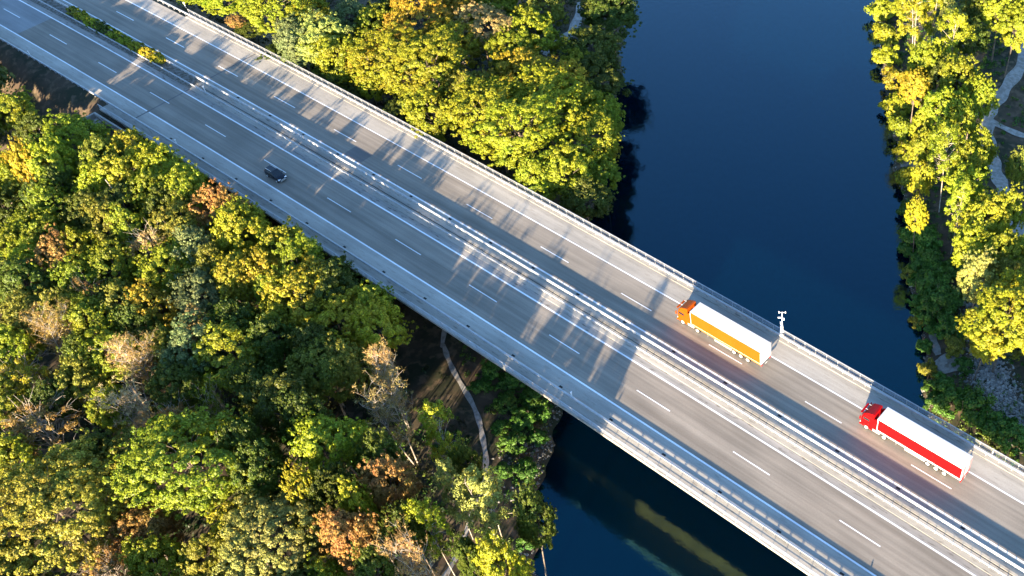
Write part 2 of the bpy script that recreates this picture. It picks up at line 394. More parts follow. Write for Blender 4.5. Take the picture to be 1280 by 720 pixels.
# wing wall with service steps
wt = empty('wing_wall', S(33, -5, 0), heading(33)); tag(wt, 'pale concrete wing wall with steps descending the embankment beside the railing', 'retaining wall')
wm = MB(); wm.box((7.5, -1.0, -1.6), (15, .35, 3.0)); wm.build('wall', M['fascia'], wt, .03)
wm = MB(); wm.box((-.2, -2.6, -1.1), (.4, 3.4, 1.6)); wm.box((9.0, -4.9, -4.6), (14.5, .3, 1.2)); wm.build('kerb', M['fascia'], wt, .03)
wm = MB()
for i in range(22): wm.box((1.0 + i * .62, -2.9, -1.15 - i * .29), (.66, 3.2, .34))
wm.build('steps', M['fascia'], wt)
wm = MB()
for i in range(6): wm.cyl((1 + i * 2.6, -1.4, -1.2 - i * .6), (1 + i * 2.6, -1.4, .15 - i * .55), .03, n=6)
wm.cyl((1, -1.4, .15), (14, -1.4, .15 - 5 * .55), .03, n=6); wm.build('handrail', M['zinc_post'], wt)

# ---------------------------------------------------------------- guard rails and railings
def posts(root, s0, s1, step, n, z0, z1, sx, sy, mat, centre=150.):
    ss = list(np.arange(s0, s1, step)); ss.sort(key=lambda a: abs(a - centre)); near, rest = ss[:98], ss[98:]
    proto = None
    for s_ in near:
        if proto is None:
            pm = MB(); pm.box((0, 0, (z1 - z0) / 2), (sx, sy, z1 - z0)); proto = pm.build('post', mat, root); q = proto
        else: q = proto.copy(); COL.objects.link(q); q.parent = root
        q.location = S(s_, n, z0); q.rotation_euler = (0, 0, heading(s_))
    if rest:
        pm = MB()
        for s_ in rest: pm.box(S(s_, n, (z0 + z1) / 2), (sx, sy, z1 - z0), heading(s_))
        o = pm.build('post', mat, root); tag(o, kind='stuff')
def w_prof(n, z0, z1, t=.16):
    h = (z1 - z0); a = [(0, z0), (.06, z0 + .12 * h), (.06, z0 + .36 * h), (.0, z0 + .5 * h), (.06, z0 + .64 * h), (.06, z0 + .88 * h), (0, z1)]
    return [(n + t + .0 * x if False else n + t + x - .06, z) for x, z in a] + [(n - t - x + .06, z) for x, z in reversed(a)]
def guard(label, n, z0, z1, s0, s1, step, zb, t=.16, centre=150., group='steel guard rails along the motorway'):
    g = empty('guard_rail', (0, 0, 0)); tag(g, label, 'guard rail', group)
    sweep('rail_beam', w_prof(n, z0, z1, t), s0, s1, M['zinc'], g)
    posts(g, s0 + .5, s1, step, n, zb, z1 - .04, .10, .06 if t < .1 else 2 * t - .07, M['zinc_post'], centre)
    return g
guard('long white steel guard rail on the outer shoulder of the near carriageway', -3.05, .40, .80, SA, SB, 2.0, -.1, .13, 130)
guard('steel guard rail on the near side of the median gap', 9.75, .34, .66, SA, SB, 1.333, -.1, .07, 150)
guard('broad bright guard rail on the far side of the median gap', 11.72, .38, .92, SA, SB, 1.333, -.1, .11, 170)
guard('steel guard rail behind the far shoulder, beside the outer railing', 24.62, .46, .78, SA, SB, 2.0, -.1, .13, 130)
# inner twin rail on the planted median
def railing(label, n, s0, s1, centre, top=1.25, bars=(.38, .60, .82, 1.04)):
    g = empty('bridge_railing', (0, 0, 0)); tag(g, label, 'railing', 'outer railings of the bridge')
    sweep('handrail', [(n - .05, top), (n + .05, top), (n + .05, top + .07), (n - .05, top + .07)], s0, s1, M['zinc'], g)
    for z in bars: sweep('horizontal_bar', [(n - .018, z), (n + .018, z), (n + .018, z + .036), (n - .018, z + .036)], s0, s1, M['zinc'], g)
    posts(g, s0 + .1, s1, 2.0, n, .14, top + .02, .07, .07, M['zinc'], centre)
railing('slim railing of horizontal bars on the outer edge of the near deck', -4.76, SJ - 8, SB, 130, 1.08, (.34, .52, .70, .88))
railing('slim railing of horizontal bars on the outer edge of the far deck', 25.28, 17, SB, 120)
# drain grates every ten metres
dg = None
for (n, s0, where) in ((-2.36, 52.6, 'near shoulder kerb'), (12.66, 51.6, 'median kerb of the far carriageway')):
    i = 0
    for j in range(17):
        s_ = s0 + 10 * j
        q = MB()
        if dg is None:
            q.box((0, 0, .012), (.62, .36, .02)); dg = q.build('drain_grate', M['grate']); o = dg
        else: o = dg.copy(); COL.objects.link(o)
        o.location = S(s_, n, .0); o.rotation_euler = (0, 0, heading(s_))
        o['gi'] = j
        tag(o, 'dark drain grate in the ' + where, 'drain', 'drain grates along the ' + where)
        del o['gi']
# delineator posts
dl0 = None
for s_, n, lb in ((4.7, -2.75, 'white delineator beside the brown embankment slope'), (55.3, -2.75, 'white delineator on the near guard rail above the yellow trees'),
                  (155.3, -2.75, 'white delineator on the near guard rail just before the river'),
                  (44.7, 10.2, 'small white delineator in the median past the hedge'), (209.2, 25.0, 'white marker post on the far railing behind the red lorry'), (14.0, 26.4, 'white marker post outside the far railing near the hedge'),
                  (207.0, -4.62, 'slim marker post at the near railing by the lower corner')):
    d = empty('delineator_post', S(s_, n, 0), heading(s_)); tag(d, lb, 'marker post')
    q = MB(); q.box((0, 0, .55), (.12, .12, 1.1)); q.build('post', M['paint'], d, .02)
    q = MB(); q.box((0, 0, 1.2), (.10, .34 if s_ > 10 else .22, .24)); q.build('reflector', M['paint'], d, .02)
# traffic sensor mast
mt = empty('sensor_mast', S(172.8, 25.22, .15), R_(35.5)); tag(mt, 'white sensor mast with crossbar on the far deck edge beside the orange lorry', 'mast')
q = MB(); q.cyl((0, 0, 0), (0, 0, 5.2), .07, .05, 10); q.build('pole', M['paint'], mt, smooth=False)
q = MB(); q.box((-.05, 0, 1.35), (.42, .34, 1.4)); q.box((-.2, 0, .35), (.3, .3, .7)); q.build('cabinet', M['paint'], mt, .03)
q = MB(); q.cyl((-.5, 0, 5.1), (.5, 0, 5.1), .035, n=8); q.build('crossbar', M['paint'], mt)
for x_ in (-.48, .48):
    q = MB(); q.cyl((x_, 0, 5.0), (x_, 0, 5.3), .085, .07, 10); q.build('sensor_head', M['paint'], mt)
q = MB(); q.box((.2, 0, 3.6), (.3, .25, .34)); q.build('camera_box', M['paint'], mt, .03)
q = MB(); q.box((-.4, 0, 3.95), (.5, .16, .14)); q.cyl((-.4, 0, 3.9), (0, 0, 3.8), .03); q.build('floodlight', M['paint'], mt, .02)
q = MB(); q.box((-.12, 0, 2.65), (.4, .3, .45)); q.build('junction_box', M['paint'], mt, .03)

# ---------------------------------------------------------------- vehicles
M['tyre'] = plain('tyre_rubber', (.02, .02, .02), .85)
M['rim'] = plain('wheel_rim', (.75, .74, .7), .4, .2)
M['glass'] = plain('tinted_glass', (.015, .02, .025), .08, 0, 0.0, coat=.6)
for m_ in ():
    pass
M['white'] = plain('white_tarpaulin', (.82, .82, .83), .55, 0, .03, .7)
M['black'] = plain('black_plastic', (.025, .025, .028), .6)
M['red_lamp'] = plain('tail_lamp', (.5, .01, .01), .3)
M['clear_lamp'] = plain('headlamp', (.85, .87, .9), .15, 0, 0.0)
M['chassis'] = plain('chassis_grey', (.12, .12, .12), .7)
M['alu'] = plain('aluminium', (.7, .7, .7), .4, .5)
def wheel(root, x, y, r, w, side):
    t = MB(); t.cyl((x, y - w / 2, r), (x, y + w / 2, r), r, n=22); wo = t.build('wheel', M['tyre'], root, .02)
    t = MB(); yo = y + side * w / 2
    t.cyl((x, yo - side * .02, r), (x, yo + side * .02, r), r * .62, r * .58, n=18); t.cyl((x, yo, r), (x, yo + side * .07, r), r * .26, r * .2, n=12)
    t.build('rim', M['rim'], wo)
M['roof_tarp'] = plain('roof_tarpaulin', (.52, .52, .53), .6, 0, .07, .6)
def lorry(s_tail, n_near, body, label, curtain, orange):
    """heading towards lower s; local +x forward, +y is its left = the side towards the camera"""
    root = empty('articulated_lorry', S(s_tail, n_near + 1.28, .006), heading(s_tail) + math.pi); tag(root, label, 'lorry')
    cab, cur = body, curtain
    W2 = 1.275
    # trailer
    t = MB(); t.box((6.8, 0, 2.55), (13.6, 2 * W2 - .06, 2.82)); box_ = t.build('trailer_body', M['white'], root, .03)
    t = MB(); t.prism([(-.01, 3.93), (13.61, 3.93), (13.61, 4.0), (-.01, 4.0)], -W2 + .02, W2 - .02)
    rf = t.build('roof', M['roof_tarp'], box_, .02)
    t = MB()
    for i in range(1, 22): t.box((i * .62, 0, 4.004), (.05, 2 * W2 - .2, .012))
    t.build('roof_bow', M['white'], rf)
    for sd in (-1, 1):
        t = MB(); t.box((6.8, sd * W2 - sd * .012, 2.62), (13.35, .036, 2.45)); c = t.build('side_curtain', cur, box_, .01)
        t = MB()
        for i in range(24): t.box((.35 + i * .56, sd * W2 + sd * .010, 2.6), (.035, .008, 2.4))
        t.build('curtain_strap', cur, c)
        t = MB(); t.box((6.8, sd * W2, 1.22), (13.6, .05, .17)); t.build('side_rail', M['white'] if not orange else M['orange_rail'], box_, .01)
        t = MB(); t.box((6.8, sd * W2, 3.9), (13.6, .06, .13)); t.build('cant_rail', M['white'] if not orange else cur, box_, .01)
        t = MB()
        for z_ in (.55, .8): t.box((7.2, sd * (W2 - .05), z_), (3.4, .04, .14))
        for x_ in (5.6, 7.2, 8.8): t.box((x_, sd * (W2 - .08), .8), (.06, .04, .7))
        t.build('side_guard', M['alu'], root)
        for x_ in (2.5, 3.81, 5.12): wheel(root, x_, sd * (W2 - .2), .5, .38, sd)
        t = MB(); t.box((3.8, sd * (W2 - .22), 1.06), (4.2, .4, .06)); t.build('mudguard', M['black'], root)
        t = MB(); t.box((10.4, sd * .95, .62), (.14, .14, .95)); t.build('landing_leg', M['chassis'], root)
        wheel(root, 12.3, sd * (W2 - .27), .5, .5, sd); wheel(root, 15.25, sd * (W2 - .19), .5, .34, sd)
        t = MB(); t.cyl((13.4 - .65, sd * .9, .62), (13.4 + .75, sd * .9, .62), .32, n=14) if False else t.box((13.75, sd * (W2 - .33), .68), (1.35, .5, .6)); t.build('fuel_tank', M['alu'], root, .08)
        t = MB(); t.box((-.03, sd * 1.0, .86), (.06, .42, .16)); t.build('tail_light', M['red_lamp'], root, .01)
    for sd in (-1, 1):
        t = MB(); t.box((-.02, sd * .63, 2.55), (.04, 1.2, 2.6)); d = t.build('rear_door', M['white'] if orange else M['rear_pink'], box_, .015)
        t = MB()
        for y_ in (.2, .4): t.cyl((-.06, sd * y_, 1.3), (-.06, sd * y_, 3.8), .02, n=6)
        t.build('locking_bar', M['alu'], d)
    t = MB(); t.box((.02, 0, .62), (.12, 2.4, .16)); t.box((-.0, 0, 1.05), (.1, 2.5, .14)); t.build('rear_bumper', M['red_lamp'] if not orange else M['chassis'], root, .01)
    t = MB(); t.box((-.06, 0, .62), (.02, .5, .11)); t.build('number_plate', M['white'], root)
    t = MB(); t.box((7.0, .45, .98), (13, .12, .3)); t.box((7.0, -.45, .98), (13, .12, .3)); t.box((13.6, 0, .75), (5.0, .9, .3)); t.build('chassis', M['chassis'], root)
    # tractor cab
    x0, x1 = 14.25, 16.35
    def ring(z, a, b_, w_): return [(a, -w_, z), (b_ - .22, -w_, z), (b_, -w_ + .22, z), (b_, w_ - .22, z), (b_ - .22, w_, z), (a, w_, z)]
    t = MB(); t.loft([ring(.42, x0, x1 + .02, 1.2), ring(.95, x0, x1 + .06, 1.24), ring(1.9, x0, x1 + .02, 1.245), ring(2.75, x0, x1 - .22, 1.19), ring(3.05, x0, x1 - .38, 1.12)])
    cb = t.build('cab', cab, root, .05)
    t = MB(); t.add([(x1 + .045, -1.0, 1.93), (x1 + .045, 1.0, 1.93), (x1 - .17, .95, 2.72), (x1 - .17, -.95, 2.72), (x1 - .0, -1.0, 1.93), (x1 - .0, 1.0, 1.93), (x1 - .22, .95, 2.72), (x1 - .22, -.95, 2.72)],
                    [(0, 1, 2, 3), (4, 7, 6, 5), (0, 4, 5, 1), (1, 5, 6, 2), (2, 6, 7, 3), (3, 7, 4, 0)]); t.build('windscreen', M['glass'], cb)
    t = MB(); t.box((x1 + .1, 0, 2.82), (.34, 1.9, .05)); t.build('sun_visor', cab, cb, .01)
    for sd in (-1, 1):
        t = MB(); t.box((x0 + 1.12, sd * 1.242, 1.35), (1.2, .03, 1.5)); dr = t.build('door', cab, cb, .02)
        t = MB(); t.add([(x0 + .62, sd * 1.255, 1.75), (x1 - .36, sd * 1.255, 1.62), (x1 - .46, sd * 1.225, 2.55), (x0 + .66, sd * 1.225, 2.55), (x0 + .62, sd * 1.20, 1.75), (x1 - .36, sd * 1.20, 1.62), (x1 - .46, sd * 1.18, 2.55), (x0 + .66, sd * 1.18, 2.55)],
                        [(0, 1, 2, 3), (4, 7, 6, 5), (0, 4, 5, 1), (1, 5, 6, 2), (2, 6, 7, 3), (3, 7, 4, 0)]); t.build('side_window', M['glass'], dr)
        t = MB(); t.box((x0 + .75, sd * 1.27, 1.5), (.2, .03, .06)); t.build('door_handle', M['black'], dr)
        t = MB(); t.box((x1 - .02, sd * 1.42, 2.25), (.14, .2, .62)); t.cyl((x1 - .1, sd * 1.15, 2.6), (x1 - .02, sd * 1.42, 2.5), .025, n=6); t.build('mirror', cab, cb, .03)
        t = MB(); t.box((x1 + .06, sd * .88, .82), (.08, .42, .22)); t.build('headlight', M['clear_lamp'], cb, .02)
        t = MB()
        for z_ in (.55, .85): t.box((x0 + 1.25, sd * 1.2, z_), (.62, .14, .05))
        t.build('step', M['black'], cb)
        t = MB(); t.prism([(15.25 + .68 * math.cos(a), .5 + .68 * math.sin(a)) for a in np.linspace(0, math.pi, 9)] + [(15.25 + .56 * math.cos(a), .5 + .56 * math.sin(a)) for a in np.linspace(math.pi, 0, 9)], sd * 1.26 - .06 * (sd > 0), sd * 1.26 + .06 * (sd < 0))
        t.build('wheel_arch', cab, cb)
        t = MB(); t.prism([(x0 - .55, 1.0), (x0 + .02, 1.0), (x0 + .02, 3.1), (x0 - .5, 3.5)], sd * 1.2 - .03, sd * 1.2 + .03); t.build('side_fairing', cab, cb, .01)
    t = MB(); t.prism([(x0 + .02, 3.0), (x1 - .42, 3.02), (x1 - .8, 3.45), (x0 + .4, 3.82), (x0 + .02, 3.88)], -1.08, 1.08); t.build('roof_deflector', cab, cb, .06)
    t = MB()
    for i in range(4): t.box((x1 + .075, 0, .72 + .26 * i), (.04, 1.5, .14))
    t.build('grille', M['black'], cb)
    t = MB(); t.box((x1 + .04, 0, .5), (.2, 2.42, .34)); t.build('front_bumper', cab, cb, .05)
    t = MB()
    for y_ in (-.45, .45): t.cyl((x1 - .6, y_, 3.45), (x1 - .25, y_, 3.45), .035, n=6)
    t.build('air_horn', M['alu'], cb)
    return root
M['red'] = plain('red_paint', (.30, .0014, .0026), .5, 0, .06, .5)
M['orange'] = plain('orange_paint', (.32, .058, .0015), .5, 0, .06, .5)
M['orange_side'] = plain('orange_curtain', (.27, .066, .0022), .6, 0, .06, .3)
M['red_side'] = plain('red_curtain', (.24, .0008, .0018), .6, 0, .05, .3)
M['orange_rail'] = plain('yellow_rail', (.7, .22, .03), .5)
M['rear_pink'] = plain('rear_door_paint', (.5, .22, .22), .5)
lorry(207.95, 18.15, M['red'], 'red articulated lorry with white roof, behind the orange one on the bridge', M['red_side'], False)
lorry(174.35, 17.75, M['orange'], 'orange articulated lorry with white roof beside the sensor mast', M['orange_side'], True)

# small dark blue people carrier
M['navy'] = plain('dark_blue_paint', (.0015, .004, .011), .35, 0, .05, 1, coat=.12)
car = empty('car', S(78.1, 2.15, .006), heading(78.1)); tag(car, 'dark blue people carrier with roof rails in the nearer slow lane', 'car')
def cring(x, w_, zb, zt, ins=.12):
    return [(x, -w_ + .06, zb), (x, -w_, zb + .18), (x, -w_, zt - .2), (x, -w_ + ins, zt), (x, w_ - ins, zt), (x, w_, zt - .2), (x, w_, zb + .18), (x, w_ - .06, zb)]
t = MB(); t.loft([cring(-2.08, .76, .42, .88), cring(-2.0, .86, .25, .98), cring(-1.2, .9, .2, 1.0), cring(.6, .9, .2, 1.0), cring(1.3, .89, .2, .97), cring(1.95, .8, .24, .82), cring(2.12, .66, .36, .68)])
bd = t.build('body', M['navy'], car, .03, True)
t = MB(); t.loft([[(-2.0, -.78, .95), (1.25, -.8, .96), (1.25, .8, .96), (-2.0, .78, .95)], [(-1.92, -.74, 1.25), (.95, -.75, 1.22), (.95, .75, 1.22), (-1.92, .74, 1.25)], [(-1.72, -.62, 1.60), (.3, -.64, 1.60), (.3, .64, 1.60), (-1.72, .62, 1.60)]])
gl = t.build('side_glazing', M['glass'], car, .03)
t = MB(); t.loft([[(-1.82, -.66, 1.575), (.34, -.68, 1.575), (.34, .68, 1.575), (-1.82, .66, 1.575)], [(-1.7, -.58, 1.66), (.12, -.6, 1.66), (.12, .6, 1.66), (-1.7, .58, 1.66)]])
t.build('roof', M['navy'], car, .03)
t = MB(); t.add([(1.2, -.7, 1.02), (1.2, .7, 1.02), (.36, .6, 1.58), (.36, -.6, 1.58), (1.22, -.7, 1.0), (1.22, .7, 1.0), (.38, .6, 1.56), (.38, -.6, 1.56)], [(0, 1, 2, 3), (4, 7, 6, 5), (0, 4, 5, 1), (1, 5, 6, 2), (2, 6, 7, 3), (3, 7, 4, 0)]); t.build('windscreen', M['glass'], car)
for sd in (-1, 1):
    t = MB(); t.cyl((-1.6, sd * .56, 1.71), (.05, sd * .56, 1.71), .03, n=6); t.cyl((-1.5, sd * .56, 1.62), (-1.5, sd * .56, 1.71), .025, n=6); t.cyl((0, sd * .56, 1.62), (0, sd * .56, 1.71), .025, n=6); t.build('roof_rail', M['alu'], car)
    for x_ in (-1.3, 1.35): wheel(car, x_, sd * .82, .32, .2, sd)
    t = MB(); t.box((1.95, sd * .60, .70), (.30, .40, .20)); t.build('headlight', M['clear_lamp'], car, .03)
    t = MB(); t.box((-2.03, sd * .68, .92), (.1, .18, .34)); t.build('tail_light', M['red_lamp'], car, .02)
    t = MB(); t.box((.75, sd * .98, 1.06), (.14, .2, .14)); t.build('mirror', M['navy'], car, .03)
    t = MB(); t.box((.25, sd * .905, .62), (1.0, .02, .5)); t.box((-.75, sd * .905, .62), (.9, .02, .5)); d = t.build('door', M['navy'], car, .005)
    for x_ in (-.05, -1.05):
        t = MB(); t.box((x_, sd * .925, .82), (.16, .03, .03)); t.build('door_handle', M['alu'], d)
t = MB(); t.box((2.12, 0, .55), (.06, .9, .14)); t.box((2.08, 0, .34), (.1, 1.2, .1)); t.build('grille', M['alu'], car, .01)

for k_ in ('red', 'orange', 'orange_side', 'red_side'): M[k_].node_tree.nodes['Principled BSDF'].inputs['Specular IOR Level'].default_value = .15

# ---------------------------------------------------------------- vegetation
rs = np.random.RandomState(11)
def unit(v): return v / np.maximum(np.linalg.norm(v, axis=-1, keepdims=True), 1e-9)
def leaf_quads(c, nrm, size, elong=1.25):
    n = len(c); t = unit(np.cross(nrm, rs.normal(size=(n, 3)))); b = np.cross(nrm, t)
    s = size[:, None]; P = np.stack([c - t * s * elong, c - b * s * .75 + nrm * s * .18, c + t * s * elong, c + b * s * .75 + nrm * s * .18], 1)
    return P
def dirs(n, zmin=-1.):
    d = unit(rs.normal(size=(n * 3, 3))); return d[d[:, 2] > zmin][:n]
def clump_leaves(cen, rad, per, size, flat=.8, out=None, shell=.55):
    C = np.repeat(cen, per, 0); Rr = np.repeat(rad, per); d = dirs(len(C) * 2, -.55)[:len(C)]
    if len(d) < len(C): C = C[:len(d)]; Rr = Rr[:len(d)]
    u = shell + (1 - shell) * rs.rand(len(C)) ** .6
    p = C + d * (Rr * u)[:, None] * np.array([1, 1, flat])
    nrm = unit(d * .8 + rs.normal(size=d.shape) * .45 + (np.repeat(out, per, 0)[:len(C)] * .5 if out is not None else 0) + np.array([0, 0, .25]))
    sz = size * (.6 + .8 * rs.rand(len(C)))
    return leaf_quads(p, nrm, sz)
def tube_mb(mb, pts, r0, r1, n=5):
    for i in range(len(pts) - 1):
        a = r0 + (r1 - r0) * i / (len(pts) - 1); b = r0 + (r1 - r0) * (i + 1) / (len(pts) - 1)
        mb.cyl(pts[i], pts[i + 1], a, b, n, cap=False)
def limb(mb, p0, p1, r0, r1, n=5, sag=.12):
    p0 = np.array(p0, float); p1 = np.array(p1, float); L = np.linalg.norm(p1 - p0); k_ = max(2, int(L / 1.6)); pts = []
    off = rs.normal(size=3) * L * sag * .5
    for i in range(k_ + 1):
        t = i / k_; pts.append(tuple(p0 + (p1 - p0) * t + off * math.sin(t * math.pi) + np.array([0, 0, L * .06 * math.sin(t * math.pi)])))
    tube_mb(mb, pts, r0, r1, n); return [np.array(q) for q in pts]

def make_crown(kd, seed):
    """crown and trunk meshes for a tree of radius 5, height 16, standing at the origin"""
    global rs; rs = np.random.RandomState(seed)
    H, R = 16., 5.; tr = MB()
    bias = rs.normal(size=3) * .35; f1 = unit(rs.normal(size=(5, 3)))
    def lump(d): return 1 + .13 * np.sin(4.2 * d @ f1[0] + 1) + .11 * np.sin(6.1 * d @ f1[1]) + .09 * np.sin(8.3 * d @ f1[2] + 2) + .08 * np.sin(5 * d @ f1[3])
    if kd == 'r':
        n = int(rs.randint(130, 175)); d = dirs(n, -.55); n = len(d)
        L = lump(d) * R * .90
        u = .55 + .42 * rs.rand(n) ** .45
        cen = d * (L * u)[:, None] * np.array([1, 1, 1.0]) + np.array([bias[0], bias[1], H - R * .97])
        rad = R * (.09 + .10 * rs.rand(n)); gap = rs.rand(n) > .06; cen, rad, d = cen[gap], rad[gap], d[gap]
        Q = [clump_leaves(cen, rad, 235, .112, .8, d)]
        # small outlying sprays break the outline
        m_ = 240; dd = dirs(m_, -.4); sc = dd * (lump(dd) * R * (.86 + .22 * rs.rand(len(dd))))[:, None] + np.array([bias[0], bias[1], H - R * .97])
        Q.append(clump_leaves(sc, R * (.035 + .05 * rs.rand(len(dd))), 30, .10, .9, dd, .2))
        top = (bias[0] * .6, bias[1] * .6, H - R * .9)
        pts = limb(tr, (0, 0, -.8), top, .24, .09, 8, .03)
        for c in cen[::6]:
            b = pts[rs.randint(max(1, len(pts) // 2), len(pts))]; limb(tr, b, c, .10, .03, 4)
        return np.concatenate(Q), tr, 'bark'
    if kd == 'g':                              # very large crowns: many more, smaller sprays
        n = 420; d = dirs(n, -.5); n = len(d); L = lump(d) * R * .93
        big = dirs(26, -.4); lob = 1 + .13 * np.max(np.exp(-(1 - d @ big.T) * 22), 1) - .07
        cen = d * (L * lob * (.62 + .36 * rs.rand(n) ** .4))[:, None] + np.array([0, 0, H - R * .97]); rad = R * (.05 + .06 * rs.rand(n))
        Q = [clump_leaves(cen, rad, 125, .078, .8, d)]
        dd = dirs(420, -.4); sc = dd * (lump(dd) * R * (.88 + .2 * rs.rand(len(dd))))[:, None] + np.array([0, 0, H - R * .97])
        Q.append(clump_leaves(sc, R * (.02 + .03 * rs.rand(len(dd))), 24, .065, .9, dd, .2))
        pts = limb(tr, (0, 0, -.8), (0, 0, H - R * .9), .2, .08, 8, .03)
        for c in cen[::12]: limb(tr, pts[rs.randint(max(1, len(pts) // 2), len(pts))], c, .05, .015, 4)
        return np.concatenate(Q), tr, 'bark'
    if kd == 's':
        n = 95; d = dirs(n, -.5); n = len(d); cen = d * (lump(d) * R * (.5 + .45 * rs.rand(n)))[:, None] + np.array([0, 0, H - R])
        Q = [clump_leaves(cen, R * (.07 + .09 * rs.rand(n)), 100, .10, .9, d, .1)]
        pts = limb(tr, (0, 0, -.8), (0, 0, H - R * .8), .15, .06, 7, .03)
        for c in cen[::2]:
            b = pts[rs.randint(max(1, len(pts) // 2), len(pts))]; pp = limb(tr, b, c, .045, .018, 4)
            for _ in range(4): e = pp[-1] + rs.normal(size=3) * .8 + unit(pp[-1] - b) * .8; limb(tr, pp[-1 - rs.randint(0, 2)], e, .025, .01, 3)
        return np.concatenate(Q), tr, 'bark_white'
    if kd == 'b':
        lean = rs.normal(size=2) * .8; ends = []
        nst = rs.randint(2, 4)
        for j in range(nst):
            a = 2 * math.pi * j / nst + rs.rand(); tip = np.array([math.cos(a) * 1.5 + lean[0], math.sin(a) * 1.5 + lean[1], H - .5 - rs.rand() * 2])
            pts = limb(tr, (math.cos(a) * .2, math.sin(a) * .2, -.8), tip, .105, .035, 6, .04)
            for q in pts[len(pts) // 3:]:
                for _ in range(4):
                    t_ = rs.rand() * 2 * math.pi; ln = 1.3 + 1.7 * rs.rand(); e = q + np.array([math.cos(t_) * ln * .8, math.sin(t_) * ln * .8, ln * (.6 + .6 * rs.rand())])
                    pp = limb(tr, q, e, .045, .016, 4)
                    for _ in range(5):
                        t2 = rs.rand() * 2 * math.pi; l2 = .6 + .9 * rs.rand(); k_ = pp[rs.randint(1, len(pp))]
                        e2 = k_ + np.array([math.cos(t2) * l2 * .8, math.sin(t2) * l2 * .8, l2 * (.3 + .8 * rs.rand())]); limb(tr, k_, e2, .022, .008, 3); ends.append(e2)
        ends = np.array(ends); keep = ends[rs.rand(len(ends)) < .75]
        # fine twigs: long thin blades around branch tips
        k_ = np.repeat(ends, 6, 0); off = unit(rs.normal(size=k_.shape) + np.array([0, 0, .5])); p = k_ + off * (.15 + .55 * rs.rand(len(k_)))[:, None]
        t = off; b = unit(np.cross(t, rs.normal(size=t.shape))); L_ = .32; wd = .022
        tw = np.stack([p - t * L_, p - b * wd, p + t * L_, p + b * wd], 1)
        return np.concatenate([tw, clump_leaves(keep, np.full(len(keep), .36), 15, .08, 1., None, .1)]), tr, 'bark_white'
    if kd == 'p':
        cs, rr, dd = [], [], []; nst = rs.randint(1, 3)
        for j in range(nst):
            a = rs.rand() * 6.28; rad_ = 1.6 * (nst > 1); tip = np.array([math.cos(a) * rad_, math.sin(a) * rad_, H - .3 - j])
            pts = limb(tr, (math.cos(a) * .3, math.sin(a) * .3, -.8), tip, .10, .03, 7, .03)
            for i, q in enumerate(pts):
                if q[2] < 6: continue
                w_ = 3.9 * (1 - ((q[2] - 9.5) / 8) ** 2)
                for _ in range(11 if nst == 1 else 8):
                    t_ = rs.rand() * 6.28; ln = w_ * (.25 + .75 * rs.rand()); e = q + np.array([math.cos(t_) * ln, math.sin(t_) * ln, ln * .35 + rs.normal() * .3])
                    if rs.rand() < .55: limb(tr, q, e, .045, .015, 3)
                    cs.append(e); rr.append(.40 + .5 * rs.rand()); dd.append((math.cos(t_), math.sin(t_), .3))
        cs, rr, dd = np.array(cs), np.array(rr), np.array(dd)
        Q = clump_leaves(cs, rr, 95, .12, 1.15, dd, .15)
        return Q, tr, 'bark_white'
    if kd in 'hm':
        n = 40; d = dirs(n, -.2); cen = d * (lump(d) * (.45 + .45 * rs.rand(len(d))))[:, None] * np.array([1, 1, .75]) + np.array([0, 0, .42])
        Q = clump_leaves(cen, .16 + .14 * rs.rand(len(d)), 110, .055, .8, d, .2)
        for _ in range(9): a = rs.rand() * 6.28; limb(tr, (0, 0, -.15), (math.cos(a) * .5, math.sin(a) * .5, .7 + .4 * rs.rand()), .02, .008, 4)
        return Q, tr, 'bark'

LIB = {}
for kd, cnt in (('r', 9), ('g', 3), ('s', 3), ('b', 4), ('p', 4), ('h', 5)):
    LIB[kd] = []
    for i in range(cnt):
        Q, tr, bk = make_crown(kd, 100 * ord(kd) % 9973 + i * 17)
        cm = quad_mesh('crown', Q, M['leaf'])
        me_o = tr.build('trunk', M[bk], None); tm = me_o.data; bpy.data.objects.remove(me_o)
        LIB[kd].append((cm, tm))
LIB['m'] = LIB['h']
COLS = {'F': (.065, .15, .018), 'Y': (.25, .275, .014), 'G': (.205, .235, .012), 'D': (.075, .10, .010), 'K': (.30, .25, .015), 'O': (.195, .20, .022), 'S': (.15, .18, .06),
        'B': (.32, .19, .05), 'T': (.36, .25, .085), 'P': (.44, .31, .15), 'L': (.31, .295, .014), 'N': (.26, .28, .06), 'R': (.38, .25, .02)}
GRP = {'L': 'trees of the near wood', 'U': 'trees between the bridge and the river', 'R': 'trees on the far bank', 'B': 'shrubs on the stony near bank', 'M': 'shrubs of the median hedge'}
